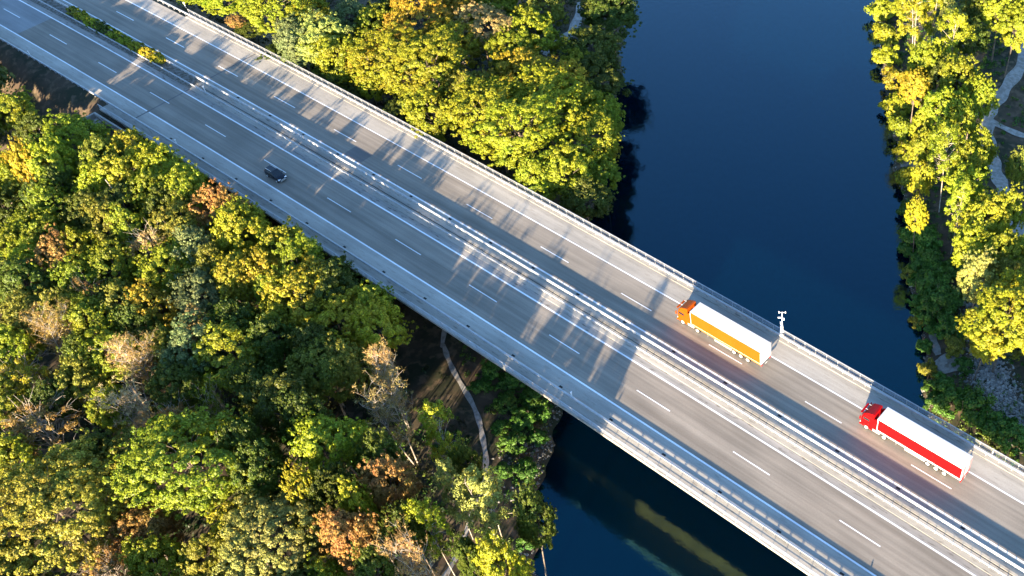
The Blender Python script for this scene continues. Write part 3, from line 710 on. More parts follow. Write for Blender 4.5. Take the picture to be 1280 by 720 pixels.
TREES = """27.8|-17.7|3.92|16.1|r|Y|L|yellow-green leafy tree up and left of the green tree below the brown slope
37.3|-17.5|3.44|16.0|r|D|L|dark green leafy tree left of the green tree below the brown slope
43.1|-14.7|5.09|14.6|r|G|L|bright green tree just below the brown embankment slope
45.9|-23.2|3.21|20.6|r|K|L|golden green leafy tree left of the green tree below the brown slope
49.0|-21.1|4.12|20.3|r|Y|L|yellow-green leafy tree down and left of the green tree below the brown slope
42.0|-26.3|4.40|16.4|r|G|L|bright green leafy tree up and left of the high bright green tree
52.4|-21.7|3.30|17.7|r|D|L|dark green leafy tree below the green tree below the brown slope
53.9|-14.7|4.12|19.1|r|O|L|olive leafy tree down and right of the green tree below the brown slope
56.9|-18.8|4.02|17.8|r|Y|L|yellow-green leafy tree down and right of the green tree below the brown slope
53.8|-10.2|4.19|17.1|r|K|L|golden green leafy tree down and right of the concrete wing wall
59.6|-13.9|4.45|19.0|r|Y|L|yellow-green leafy tree below the concrete wing wall
61.8|-10.9|5.05|18.5|r|Y|L|yellow-green leafy tree down and right of the concrete wing wall
70.1|-10.5|4.76|18.4|r|Y|L|yellow-green leafy tree left of the dark blue car
48.7|-30.4|4.94|16.6|r|D|L|dark green leafy tree up and left of the high bright green tree
59.7|-30.2|4.46|17.1|r|G|L|bright green rounded tree high in the wood near its open side
59.5|-34.1|3.06|16.8|r|Y|L|yellow-green leafy tree left of the high bright green tree
67.8|-28.2|3.05|16.9|r|Y|L|yellow-green leafy tree right of the high bright green tree
68.4|-23.4|3.80|17.6|r|O|L|olive leafy tree right of the high bright green tree
71.0|-20.0|3.48|17.4|r|G|L|bright green leafy tree right of the high bright green tree
79.8|-22.1|4.02|17.7|s|T|L|straw-coloured thin autumn tree right of the high bright green tree
79.4|-16.4|4.47|18.1|r|O|L|olive leafy tree down and left of the dark blue car
79.7|-10.3|3.90|18.4|r|B|L|orange-brown leafy tree down and left of the dark blue car
88.0|-11.6|4.12|18.6|r|Y|L|yellow-green leafy tree down and left of the dark blue car
85.8|-18.1|3.69|17.6|r|S|L|grey-green leafy tree down and left of the dark blue car
68.5|-33.2|3.63|16.9|r|B|L|orange-brown leafy tree below the high bright green tree
74.8|-32.4|3.89|17.0|r|G|L|bright green leafy tree down and right of the high bright green tree, nearest to it
77.6|-27.8|3.94|17.3|r|G|L|bright green leafy tree down and right of the high bright green tree, second nearest
85.5|-22.7|4.42|17.6|r|Y|L|yellow-green leafy tree above the big grey-green tree
94.3|-22.6|4.14|17.6|r|S|L|grey-green leafy tree above the big grey-green tree
96.0|-17.9|4.22|18.0|r|K|L|golden green leafy tree left of the golden tree beside the bridge
68.2|-38.0|4.19|16.6|r|D|L|dark green leafy tree below the high bright green tree
80.8|-33.8|2.85|16.6|s|B|L|orange-brown thin autumn tree up and right of the nearly bare orange tree
75.7|-41.0|4.02|16.4|r|O|L|olive leafy tree up and left of the nearly bare orange tree
86.1|-35.9|3.98|16.7|r|G|L|bright green leafy tree above the tall green tree mid wood
85.9|-31.1|3.16|17.0|r|O|L|olive leafy tree above the tall green tree mid wood
91.1|-28.9|3.44|17.2|r|K|L|golden green leafy tree up and left of the big grey-green tree
82.9|-41.3|4.47|16.3|b|B|L|nearly bare orange-brown tree with pale leaning trunk and feathery twigs
93.3|-38.6|4.41|16.5|r|G|L|tall bright green tree amid olive ones beside the leaning bare trunk
79.9|-45.0|3.30|16.1|r|Y|L|yellow-green leafy tree left of the nearly bare orange tree
86.1|-47.8|3.75|15.9|s|K|L|golden green thin autumn tree down and left of the nearly bare orange tree
97.7|-35.6|4.66|16.7|b|T|L|straw-coloured nearly bare tree right of the tall green tree mid wood
100.8|-27.6|3.05|16.9|r|T|L|straw-coloured leafy tree above the big grey-green tree
104.5|-31.5|5.26|17.0|r|S|L|big grey-green rounded tree beside a bright green one
108.4|-26.2|5.91|17.4|r|G|L|bright green round tree right beside the big grey-green one
99.3|-32.0|2.70|16.4|r|O|L|small olive leafy tree up and left of the big grey-green tree
86.6|-9.2|3.53|18.2|r|Y|L|yellow-green leafy tree below the dark blue car
98.7|-13.5|3.64|19.0|r|K|L|golden green leafy tree up and left of the golden tree beside the bridge
96.2|-9.7|4.09|18.3|r|Y|L|yellow-green leafy tree above the golden tree beside the bridge
102.7|-9.9|4.34|18.3|r|G|L|bright green leafy tree up and right of the golden tree beside the bridge
110.7|-10.4|4.85|18.4|r|D|L|dark green leafy tree up and right of the golden tree beside the bridge
116.9|-9.4|3.78|16.1|r|G|L|bright green leafy tree above the bridge-edge yellow tree
109.4|-15.1|4.73|18.8|r|K|L|golden green tree in the middle of the row beside the bridge
115.8|-13.6|4.93|17.5|r|L|L|vivid yellow leafy tree left of the bridge-edge yellow tree
122.2|-11.5|4.26|16.6|r|L|L|vivid yellow tree touching the bridge edge above the bare twigs
104.3|-16.3|3.18|17.0|r|G|L|bright green leafy tree left of the golden tree beside the bridge
112.5|-22.5|3.90|17.6|r|D|L|dark green leafy tree right of the round mid-wood tree
119.2|-20.2|3.58|18.4|r|D|L|dark green leafy tree below the golden tree beside the bridge
123.9|-22.3|4.06|18.9|r|O|L|olive leafy tree down and left of the bridge-edge yellow tree, second nearest
118.0|-27.5|3.15|17.0|r|D|L|dark green leafy tree down and right of the round mid-wood tree, nearest to it
126.6|-18.5|3.22|18.1|r|O|L|olive leafy tree down and left of the bridge-edge yellow tree, nearest to it
130.9|-17.0|3.18|17.8|b|T|L|straw-coloured nearly bare tree below the bridge-edge yellow tree
96.6|-50.1|5.69|15.7|s|B|L|large sparse orange-brown tree with leafless twigs above the huge olive tree
89.3|-51.2|3.91|15.6|r|G|L|bright green leafy tree up and left of the sparse orange-brown tree
98.9|-55.5|3.42|15.3|r|G|L|bright green leafy tree down and left of the sparse orange-brown tree
103.1|-42.8|2.79|16.2|r|Y|L|yellow-green leafy tree up and left of the bare white-limbed tree
106.5|-42.6|4.61|16.2|b|P|L|nearly bare pale straw tree with white forking limbs
113.9|-39.8|3.53|16.4|s|B|L|orange-brown thin autumn tree right of the bare white-limbed tree
113.6|-46.8|3.65|15.9|r|O|L|olive leafy tree below the bare white-limbed tree
116.6|-56.7|8.11|22.9|r|O|L|huge olive tree with feathery crown in the lower corner of the wood
126.2|-42.1|8.50|23.4|r|G|L|huge round bright green tree with cauliflower crown, largest green one
124.0|-52.2|3.86|15.6|r|B|L|orange-brown leafy tree right of the huge olive tree
125.6|-57.4|3.02|15.2|s|B|L|orange-brown thin autumn tree down and right of the huge olive tree
130.9|-53.4|3.49|15.5|r|Y|L|yellow-green leafy tree down and left of the huge round green tree
115.4|-34.4|2.78|16.8|b|Y|L|yellow-green nearly bare tree down and right of the big grey-green tree
133.9|-44.0|3.42|16.1|r|K|L|golden green leafy tree up and left of the big pale green tree
114.0|-63.6|2.59|14.8|r|D|L|small dark green leafy tree down and left of the huge olive tree
124.7|-29.6|4.47|20.4|r|D|L|dark green leafy tree down and right of the round mid-wood tree, second nearest
136.7|-28.1|4.56|20.2|r|Y|L|yellow-green leafy tree up and left of the pinkish brown tree
141.7|-36.9|2.29|22.0|r|K|L|small golden green leafy tree above the big pale green tree
142.4|-42.8|6.45|20.9|r|N|L|large pale green spreading tree at the lower edge between oak and path
147.1|-29.4|3.60|20.6|r|B|L|pinkish brown autumn tree standing alone below the leaning bare stems
151.7|-36.8|3.27|22.1|r|B|L|orange-brown leafy tree down and left of the pinkish brown tree
136.9|-20.5|4.96|18.6|b|T|L|straw-coloured nearly bare tree above the pinkish brown tree
145.5|-19.7|3.79|18.8|p|Y|L|yellow-green airy birch left of the footpath bend
153.2|-24.4|3.10|20.1|p|N|L|pale green airy birch down and left of the footpath bend
156.8|-22.2|4.64|20.5|p|N|L|pale green airy birch below the footpath bend
155.6|-29.8|3.46|21.1|p|Y|L|yellow-green airy birch down and right of the pinkish brown tree
159.5|-34.1|3.56|22.1|b|T|L|straw-coloured nearly bare tree down and right of the pinkish brown tree
167.9|-28.0|3.41|23.9|r|G|L|bright green leafy tree below the footpath bend
165.5|-22.3|2.56|23.2|r|D|L|small dark green leafy tree down and right of the footpath bend
150.3|-41.9|2.54|16.4|r|G|L|small bright green leafy tree down and right of the big pale green tree
156.3|-38.2|2.57|19.7|r|D|L|small dark green leafy tree below the pinkish brown tree
128.1|-36.3|2.96|21.8|r|D|L|dark green leafy tree up and right of the huge round green tree
154.5|-31.8|2.48|21.3|r|D|L|small dark green leafy tree down and right of the pinkish brown tree
94.1|-47.2|2.82|15.9|r|D|L|dark green leafy tree above the sparse orange-brown tree
134.5|-49.2|3.06|15.8|r|O|L|olive leafy tree left of the big pale green tree
110.6|-51.7|2.83|15.6|r|D|L|dark green leafy tree up and right of the huge olive tree
133.6|-37.7|3.39|22.1|r|D|L|dark green leafy tree right of the huge round green tree
144.5|-38.1|2.69|17.9|r|O|L|small olive leafy tree up and right of the big pale green tree
131.2|-29.3|3.29|20.4|r|D|L|dark green leafy tree down and right of the round mid-wood tree, third nearest
143.2|-26.9|2.92|20.0|r|D|L|dark green leafy tree above the pinkish brown tree
149.1|-34.0|2.25|21.5|r|G|L|small bright green leafy tree down and left of the pinkish brown tree
108.1|-36.4|3.40|16.7|r|D|L|dark green leafy tree down and left of the big grey-green tree
94.2|-43.2|3.44|16.2|r|O|L|olive leafy tree down and left of the tall green tree mid wood
66.6|-35.0|3.30|16.8|r|Y|L|yellow-green leafy tree below the high bright green tree
71.7|-15.3|3.56|18.0|r|D|L|dark green leafy tree below the concrete wing wall
104.1|-22.2|3.72|17.7|r|D|L|dark green leafy tree above the round mid-wood tree
110.9|-19.2|3.37|17.2|r|G|L|bright green leafy tree down and left of the golden tree beside the bridge
92.1|-32.8|3.06|16.9|r|D|L|dark green leafy tree up and right of the tall green tree mid wood
80.5|-37.3|3.12|16.6|r|O|L|olive leafy tree above the nearly bare orange tree
90.9|-39.4|2.68|16.4|r|D|L|small dark green leafy tree up and left of the tall green tree mid wood
106.9|-54.3|2.83|15.4|r|D|L|dark green leafy tree above the huge olive tree
108.5|-48.4|3.17|15.8|r|D|L|dark green leafy tree down and left of the bare white-limbed tree
143.5|-34.1|2.81|21.4|r|D|L|dark green leafy tree left of the pinkish brown tree
135.3|-42.1|2.71|16.3|r|D|L|dark green leafy tree up and left of the big pale green tree
117.1|-40.4|2.95|16.4|r|D|L|dark green leafy tree up and left of the huge round green tree
116.8|-29.3|2.85|16.6|r|D|L|dark green leafy tree below the round mid-wood tree
90.8|-17.3|3.31|17.2|r|O|L|olive leafy tree up and left of the golden tree beside the bridge
53.0|-27.1|3.57|17.2|r|D|L|dark green leafy tree above the high bright green tree
56.8|-24.6|3.57|17.4|r|G|L|bright green leafy tree up and right of the high bright green tree
62.5|-23.2|3.88|17.6|r|D|L|dark green leafy tree up and right of the high bright green tree
64.6|-18.6|3.93|17.9|r|D|L|dark green leafy tree down and right of the green tree below the brown slope
68.3|-14.2|3.63|19.1|r|G|L|bright green leafy tree below the concrete wing wall
109.1|-11.5|3.55|18.7|r|K|L|golden green leafy tree up and right of the golden tree beside the bridge
165.1|-30.2|2.17|22.8|r|D|L|small dark green leafy tree below the footpath bend
153.7|-21.6|1.85|19.9|r|D|L|small dark green leafy tree down and left of the footpath bend
11.5|29.1|3.94|5.2|r|Y|U|yellow-green leafy tree right of the white marker post, nearest to it
22.9|30.6|4.85|10.1|r|Y|U|yellow-green leafy tree right of the white marker post, second nearest
30.5|27.3|2.10|5.4|r|B|U|small orange-brown leafy tree right of the white marker post
40.7|30.5|6.13|16.5|r|Y|U|large yellow-green leafy tree up and left of the pale olive tree
36.4|40.3|4.20|16.0|r|Y|U|yellow-green leafy tree above the pale olive tree
48.1|28.5|3.90|15.7|r|S|U|grey-green leafy tree left of the pale olive tree
50.7|32.9|5.75|17.9|r|N|U|pale green tree with feathery crown below the dead white snag
55.9|33.1|5.26|17.3|r|Y|U|yellow-green leafy tree down and right of the pale olive tree
48.4|28.9|3.80|10.9|r|S|U|grey-green leafy tree down and left of the pale olive tree
60.0|36.1|3.94|15.7|r|K|U|golden green leafy tree right of the pale olive tree
53.3|44.8|4.58|16.5|r|G|U|bright green leafy tree left of the orange-gold tree
49.3|51.5|3.77|15.5|r|D|U|dark green leafy tree up and left of the orange-gold tree
60.1|52.2|7.91|20.5|r|R|U|orange-gold tree rising beyond the bridge, the most orange crown
63.1|58.9|4.70|16.6|r|R|U|orange-gold leafy tree up and right of the orange-gold tree
70.4|36.7|7.76|20.3|r|Y|U|large yellow-green leafy tree down and left of the orange-gold tree
77.9|39.5|8.14|20.8|r|Y|U|large yellow-green leafy tree down and right of the orange-gold tree
72.7|48.9|5.80|18.0|r|K|U|golden green leafy tree right of the orange-gold tree
73.5|55.2|6.38|18.7|r|T|U|large straw-coloured leafy tree right of the orange-gold tree
69.0|64.0|5.68|17.8|r|G|U|bright green leafy tree left of the small grey track, third nearest
83.0|55.6|4.91|16.9|r|G|U|bright green leafy tree left of the small grey track, second nearest
67.7|30.8|2.53|14.0|r|Y|U|small yellow-green leafy tree down and left of the orange-gold tree
88.0|30.4|5.03|17.0|r|G|U|bright green leafy tree below the orange-gold tree
86.4|41.4|4.62|16.5|r|O|U|olive leafy tree down and right of the orange-gold tree
98.2|36.0|7.65|20.2|r|Y|U|large yellow-green leafy tree up and left of the broad sunlit yellow tree
107.4|34.7|8.23|20.9|r|Y|U|broad yellow-green tree, largest crown between bridge and river
103.7|44.4|7.39|19.9|r|Y|U|large yellow-green leafy tree up and right of the broad sunlit yellow tree
99.4|52.9|5.55|17.7|r|K|U|golden green leafy tree below the small grey track
105.1|52.0|4.63|16.6|r|G|U|bright green leafy tree up and right of the broad sunlit yellow tree
90.6|50.4|5.61|17.7|r|K|U|golden green leafy tree down and left of the small grey track
82.7|61.7|5.48|17.6|r|G|U|bright green leafy tree left of the small grey track, nearest to it
77.0|70.5|5.23|17.3|r|O|U|olive leafy tree up and left of the small grey track
112.6|45.1|6.07|18.3|r|Y|U|large yellow-green leafy tree right of the broad sunlit yellow tree
119.4|41.7|3.93|15.7|r|G|U|bright green leafy tree right of the broad sunlit yellow tree
114.9|47.8|2.64|14.2|r|L|U|small vivid yellow leafy tree right of the broad sunlit yellow tree
116.9|34.2|5.34|17.4|r|Y|U|yellow-green leafy tree down and right of the broad sunlit yellow tree
114.7|29.6|4.12|15.9|r|G|U|bright green leafy tree below the broad sunlit yellow tree
93.4|67.2|5.48|17.6|r|D|U|dark green leafy tree down and right of the small grey track
101.5|59.4|5.69|17.8|r|D|U|dark green leafy tree down and left of the open water
87.5|79.6|5.80|18.0|r|D|U|dark green leafy tree up and left of the open water
95.9|60.8|3.98|15.8|r|G|U|bright green leafy tree below the small grey track
108.7|53.2|4.21|16.0|r|G|U|bright green leafy tree down and left of the open water
123.6|33.2|4.12|15.9|r|D|U|dark green leafy tree down and right of the broad sunlit yellow tree
82.6|83.4|5.92|18.1|r|D|U|dark green leafy tree up and right of the small grey track
54.6|29.2|4.63|11.6|r|D|U|dark green leafy tree below the pale olive tree
60.5|29.8|4.54|9.9|r|D|U|dark green leafy tree down and right of the pale olive tree
43.4|26.3|3.64|5.1|r|D|U|dark green leafy tree down and left of the pale olive tree
76.7|30.0|4.05|12.7|r|D|U|dark green leafy tree below the orange-gold tree
33.7|28.1|3.32|4.9|r|D|U|dark green leafy tree left of the pale olive tree
45.7|43.7|4.17|16.0|r|S|U|grey-green leafy tree up and right of the pale olive tree
127.2|132.5|3.78|4.9|h|Y|R|yellow-green low shrub left of the tall white birch
133.5|124.3|3.37|4.4|h|G|R|bright green low shrub down and left of the tall white birch
137.6|116.9|3.27|4.3|h|Y|R|yellow-green low shrub above the waterline
143.7|110.2|2.91|3.8|h|K|R|golden green low shrub right at the waterline by the far bank top
149.1|102.8|3.04|4.0|h|Y|R|yellow-green low shrub below the waterline
154.2|96.1|2.93|3.8|h|G|R|bright green low shrub below the waterline
158.7|89.7|2.62|3.4|h|Y|R|yellow-green low shrub up and left of the lone white trunk
163.3|83.2|2.52|3.3|h|G|R|bright green low shrub left of the lone white trunk
144.3|118.0|5.90|19.6|p|Y|R|tall airy yellow birch with white stems at the riverside top edge
145.8|123.1|4.99|18.5|p|Y|R|yellow-green airy birch right of the tall white birch
152.6|117.3|4.83|18.3|p|N|R|pale green airy birch down and right of the tall white birch
153.6|105.2|4.62|16.5|r|Y|R|yellow-green leafy tree up and right of the waterline
155.7|110.9|6.09|19.8|p|Y|R|large yellow-green airy birch down and right of the tall white birch
155.2|97.5|3.58|15.3|r|K|R|golden green leafy tree right of the waterline
163.6|100.4|5.55|17.7|r|G|R|bright green leafy tree left of the gravel track, second nearest
158.9|101.7|4.05|15.9|r|D|R|dark green leafy tree right of the waterline
168.0|98.2|4.35|16.2|r|G|R|bright green leafy tree left of the gravel track, nearest to it
158.5|128.7|6.49|18.8|r|Y|R|large yellow-green leafy tree right of the tall white birch
163.9|124.1|5.34|17.4|r|G|R|bright green leafy tree above the gravel track, nearest to it
154.0|127.3|5.50|17.6|r|D|R|dark green leafy tree right of the tall white birch
156.6|116.8|4.79|16.7|r|D|R|dark green leafy tree down and right of the tall white birch
165.0|90.8|5.55|17.7|r|Y|R|yellow-green leafy tree down and right of the waterline, second nearest
170.0|90.3|4.62|16.5|r|G|R|bright green leafy tree down and left of the gravel track
175.8|86.1|3.66|15.4|r|Y|R|yellow-green leafy tree down and left of the gravel track
162.1|87.9|3.18|14.8|r|Y|R|yellow-green leafy tree down and right of the waterline, nearest to it
165.8|81.5|3.28|14.9|r|G|R|bright green leafy tree up and left of the lone white trunk
172.9|77.9|5.54|19.2|p|Y|R|yellow-green airy birch above the lone white trunk
176.7|80.9|4.37|16.2|r|G|R|bright green leafy tree up and right of the lone white trunk
170.1|74.9|2.56|14.1|r|Y|R|small yellow-green leafy tree up and left of the lone white trunk
178.8|73.9|4.22|16.1|r|Y|R|yellow-green leafy tree right of the lone white trunk
174.5|66.0|2.44|13.9|r|L|R|small vivid yellow leafy tree down and left of the lone white trunk
168.2|75.3|2.42|3.1|h|F|R|deep green low shrub down and left of the lone white trunk
172.8|69.1|2.72|3.5|h|F|R|deep green low shrub left of the upper rock heap, second nearest
175.8|68.7|3.08|4.0|h|F|R|deep green low shrub left of the upper rock heap, nearest to it
179.0|64.7|2.62|3.4|h|F|R|deep green low shrub down and left of the upper rock heap, nearest to it
177.3|63.4|2.24|2.9|h|F|R|deep green low shrub down and left of the upper rock heap, second nearest
180.5|58.5|2.54|3.3|h|F|R|deep green low shrub down and left of the upper rock heap, third nearest
182.6|60.3|2.91|3.8|h|F|R|deep green low shrub below the upper rock heap, second nearest
185.6|57.2|3.20|4.2|h|F|R|deep green low shrub below the upper rock heap, third nearest
185.1|54.0|2.81|3.7|h|F|R|deep green low shrub above the sandy clearing, second nearest
185.8|51.6|1.73|2.2|h|F|R|deep green low shrub above the sandy clearing, nearest to it
183.7|64.2|2.21|2.9|h|F|R|deep green low shrub below the upper rock heap, nearest to it
180.8|69.3|3.74|17.0|p|Y|R|yellow-green airy birch down and right of the lone white trunk
186.5|68.2|5.13|17.2|r|Y|R|yellow-green leafy tree up and right of the upper rock heap
188.6|72.3|4.07|15.9|r|G|R|bright green leafy tree up and right of the upper rock heap
187.2|61.3|4.25|16.1|r|Y|R|yellow-green leafy tree right of the upper rock heap, nearest to it
191.5|61.4|4.89|16.9|r|Y|R|yellow-green leafy tree right of the upper rock heap, second nearest
194.5|62.8|4.18|16.0|r|G|R|bright green leafy tree right of the upper rock heap
192.1|54.8|4.39|16.3|r|N|R|pale green leafy tree down and right of the upper rock heap
195.7|56.1|4.03|15.8|r|O|R|olive leafy tree above the brilliant yellow tree
200.1|47.8|7.02|19.4|r|L|R|brilliant yellow tree, the largest and yellowest on the far bank
198.3|44.6|3.46|15.1|r|L|R|vivid yellow leafy tree down and left of the brilliant yellow tree
199.4|54.3|3.94|15.7|r|L|R|vivid yellow leafy tree up and right of the brilliant yellow tree
190.1|51.4|2.73|3.5|h|F|R|deep green low shrub up and right of the sandy clearing
192.5|49.0|2.00|2.6|h|O|R|olive low shrub up and right of the sandy clearing
194.6|40.8|1.92|2.5|h|F|R|deep green low shrub below the sandy clearing, nearest to it
197.3|38.4|2.82|3.7|h|F|R|deep green low shrub below the sandy clearing, third nearest
201.1|38.3|3.09|4.0|h|F|R|deep green low shrub down and left of the lower rock heap
205.3|37.0|2.71|3.5|h|F|R|deep green low shrub below the lower rock heap, nearest to it
208.5|36.6|2.68|3.5|h|F|R|deep green low shrub below the lower rock heap, second nearest
195.4|37.2|1.88|2.4|h|F|R|deep green low shrub below the sandy clearing, fourth nearest
195.5|46.3|1.63|2.1|h|F|R|deep green low shrub right of the sandy clearing
201.2|54.9|3.35|4.3|h|O|R|olive low shrub down and right of the brilliant yellow tree
183.3|85.6|2.78|14.3|r|O|R|olive leafy tree below the gravel track
160.1|134.6|5.07|17.1|r|G|R|bright green leafy tree above the gravel track, second nearest
184.0|52.0|1.57|2.0|h|O|R|olive low shrub up and left of the sandy clearing
187.6|47.3|1.52|2.0|h|F|R|deep green low shrub up and left of the sandy clearing
190.5|43.3|1.64|2.1|h|O|R|olive low shrub down and left of the sandy clearing
193.1|39.6|1.44|1.9|h|F|R|deep green low shrub below the sandy clearing, second nearest
181.0|55.8|1.61|2.1|h|F|R|deep green low shrub above the sandy clearing, third nearest
177.0|61.0|1.67|2.2|h|O|R|olive low shrub down and left of the upper rock heap
172.9|66.1|1.72|2.2|h|F|R|deep green low shrub left of the upper rock heap, third nearest
-4.1|9.5|2.52|3.3|m|O|M|olive median shrub between the rails, from the far end of the hedge
0.8|9.1|2.49|3.2|m|G|M|bright green median shrub between the rails, second from the far end of the hedge
4.9|9.2|2.70|3.5|m|G|M|bright green median shrub between the rails, third from the far end of the hedge
9.1|9.2|2.67|3.5|m|D|M|dark green median shrub between the rails, fourth from the far end of the hedge
12.9|9.3|2.42|3.1|m|G|M|bright green median shrub between the rails, fifth from the far end of the hedge
16.5|9.5|2.62|3.4|m|G|M|bright green median shrub between the rails, sixth from the far end of the hedge
20.2|9.6|2.60|3.4|m|G|M|bright green median shrub between the rails, seventh from the far end of the hedge
23.3|9.9|2.37|3.1|m|K|M|golden green median shrub between the rails, eighth from the far end of the hedge
27.5|9.9|2.56|3.3|m|L|M|vivid yellow median shrub between the rails, ninth from the far end of the hedge
133.4|-1.3|2.52|3.3|h|F|B|deep green low shrub left of the bridge edge
137.3|-0.6|2.82|3.7|h|F|B|deep green low shrub below the bridge edge, nearest to it
134.2|-4.7|2.16|2.8|h|F|B|deep green low shrub down and left of the bridge edge
142.0|-0.4|2.79|3.6|h|F|B|deep green low shrub down and right of the bridge edge
139.6|-4.4|2.44|3.2|h|F|B|deep green low shrub below the bridge edge, second nearest
143.9|-4.7|2.71|3.5|h|F|B|deep green low shrub up and left of the stony waterline, second nearest
145.1|-1.7|2.13|2.8|h|F|B|deep green low shrub above the stony waterline
145.9|-9.1|2.63|3.4|h|F|B|deep green low shrub right of the footpath bend
147.7|-5.7|2.07|2.7|h|F|B|deep green low shrub up and left of the stony waterline, nearest to it
148.3|-13.5|1.98|2.6|h|F|B|deep green low shrub down and right of the footpath bend
150.6|-11.4|2.56|3.3|h|F|B|deep green low shrub down and left of the stony waterline
155.3|-14.1|2.21|2.9|h|F|B|deep green low shrub below the stony waterline, nearest to it
142.1|-8.1|1.78|2.3|h|F|B|deep green low shrub up and right of the footpath bend
159.2|-19.4|2.12|2.8|h|F|B|deep green low shrub below the stony waterline, second nearest"""
tr_rnd = random.Random(5)
mcount = 0
for i, ln in enumerate(TREES.strip().splitlines()):
    x, y, R, H, kd, c, z, label = ln.split('|'); x, y, R, H = float(x), float(y), float(R), float(H)
    cm, tm = LIB['g' if (kd == 'r' and R > 6) else kd][tr_rnd.randrange(len(LIB['g' if (kd == 'r' and R > 6) else kd]))]
    gz_ = gh(x, y); grp = GRP[z]
    if z == 'M':
        mcount += 1; p = S(-7.5 + mcount * 3.95 + tr_rnd.uniform(-.3, .3), 11.15 + tr_rnd.uniform(-.15, .15)); x, y, gz_ = p.x, p.y, .0; R, H = 1.75, 2.2
    low = kd in 'hm'
    if z == 'B': R *= .75; H *= .6
    if z == 'R' and kd == 'r' and R < 7: R *= .82
    if low and z != 'M': grp = {'B': GRP['B'], 'R': 'low shrubs on the far bank'}.get(z, grp)
    name = {'r': 'broadleaf_tree', 's': 'autumn_tree', 'b': 'bare_tree', 'p': 'birch_tree', 'h': 'shrub', 'm': 'shrub'}[kd]
    root = empty(name, (x, y, gz_ - .1), tr_rnd.uniform(0, 6.28))
    tag(root, label, 'shrub' if low else 'tree', grp)
    sc = (R * 1.12, R * 1.12, H) if low else (R / 5 * tr_rnd.uniform(.96, 1.06), R / 5 * tr_rnd.uniform(.96, 1.06), H / 16)
    root.scale = sc
    if z == 'M': root.scale = (2.5, 1.35, 1.6); root.rotation_euler[2] = heading(0)
    if not low: root.rotation_euler[0] = tr_rnd.gauss(0, .035); root.rotation_euler[1] = tr_rnd.gauss(0, .035)
    a = bpy.data.objects.new('foliage' if low else 'crown', cm); COL.objects.link(a); a.parent = root
    b_ = bpy.data.objects.new('stems' if low else 'trunk', tm); COL.objects.link(b_); b_.parent = root
    cc = COLS[c]; v = tr_rnd.uniform(.82, 1.18); h = tr_rnd.uniform(.88, 1.12)
    a.color = (min(1, cc[0] * v * h), min(1, cc[1] * v), cc[2] * v, 1)

# ground cover and stones
rs = np.random.RandomState(3)
def near_line(x, y, pts, d):
    best = np.full(len(x), 1e9)
    for (x0, y0), (x1, y1) in zip(pts[:-1], pts[1:]):
        vx, vy = x1 - x0, y1 - y0; t = np.clip(((x - x0) * vx + (y - y0) * vy) / (vx * vx + vy * vy), 0, 1)
        best = np.minimum(best, np.hypot(x - x0 - t * vx, y - y0 - t * vy))
    return best < d
def scatter(name, n, x0, x1, y0, y1, cond, rad, per, leaf, mat, label):
    x = rs.uniform(x0, x1, n); y = rs.uniform(y0, y1, n); k_ = cond(x, y); x, y = x[k_], y[k_]
    z = ground_h(x, y); r = rad[0] + (rad[1] - rad[0]) * rs.rand(len(x)) ** 2
    P = clump_leaves(np.stack([x, y, z + r * .12], 1), r, per, leaf, .7, None, .15)
    o = bpy.data.objects.new(name, quad_mesh(name, P, mat)); COL.objects.link(o); tag(o, label, 'undergrowth', kind='stuff'); return o
def common(x, y):
    s, n = sn_of(x, y); q = .81 * x + .586 * y
    ok = ~((s < SJ + 1) & (n > -6.2) & (n < 26.5))
    ok &= ~near_line(x, y, PATH_L, 1.5) & ~near_line(x, y, TRACK_R, 2.4) & ~near_line(x, y, [(66, 92), (71.5, 83), (74, 70)], 1.8) & ~near_line(x, y, [(2, 47), (18, 49), (27, 51)], 2)
    ok &= (np.hypot(x - 193.2, y - 46.2) > 2.7) & ~near_line(x, y, [(186.2, 52.4), (190.5, 47)], 1.2)
    ok &= (np.hypot(x - 145, y - 104.5) > 1.8) & (np.hypot(x - 161.5, y - 88.5) > 2.2)
    ok &= (q < 117.5) | (q > 179.9)
    return ok
def left_w(x, y):
    s, n = sn_of(x, y); q = .81 * x + .586 * y
    bare = ((s < 50) & (n < -5) & (n > -16)) | ((x > 112) & (x < 136) & (y > -16) & (y < 12) & (q < 108))
    return common(x, y) & (q < 108) & (rs.rand(len(x)) < np.where(bare, .10, 1))
def bank_l(x, y):
    q = .81 * x + .586 * y; return common(x, y) & (q > 98 - 9 * (y < 0)) & ~((x < 133) & (y > -12) & (y < 6) & (q < 101)) & (q < 118)
def bank_r(x, y):
    q = .81 * x + .586 * y; s, n = sn_of(x, y)
    rocky = near_line(x, y, ROCK1, 2.4) | near_line(x, y, ROCK2, 2.9)
    brown = (x > 158) & (x < 180) & (y > 86) & (y < 125) & (q > 200)
    return common(x, y) & (q > 179.8) & (q < 250) & (rs.rand(len(x)) < np.where(rocky, .38, np.where(brown, .35, 1)))
ROCK1 = [(183, 81), (184, 76), (187, 71), (190, 66), (191, 60), (193, 54)]
ROCK2 = [(196, 50), (200, 47), (203, 44), (207, 42), (214, 40)]
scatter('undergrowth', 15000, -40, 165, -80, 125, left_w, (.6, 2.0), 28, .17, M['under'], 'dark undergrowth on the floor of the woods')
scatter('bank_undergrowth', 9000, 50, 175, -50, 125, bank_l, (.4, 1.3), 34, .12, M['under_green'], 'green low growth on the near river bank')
scatter('far_bank_undergrowth', 16000, 110, 260, 10, 170, bank_r, (.4, 1.2), 34, .12, M['under_green'], 'green low growth on the far river bank')
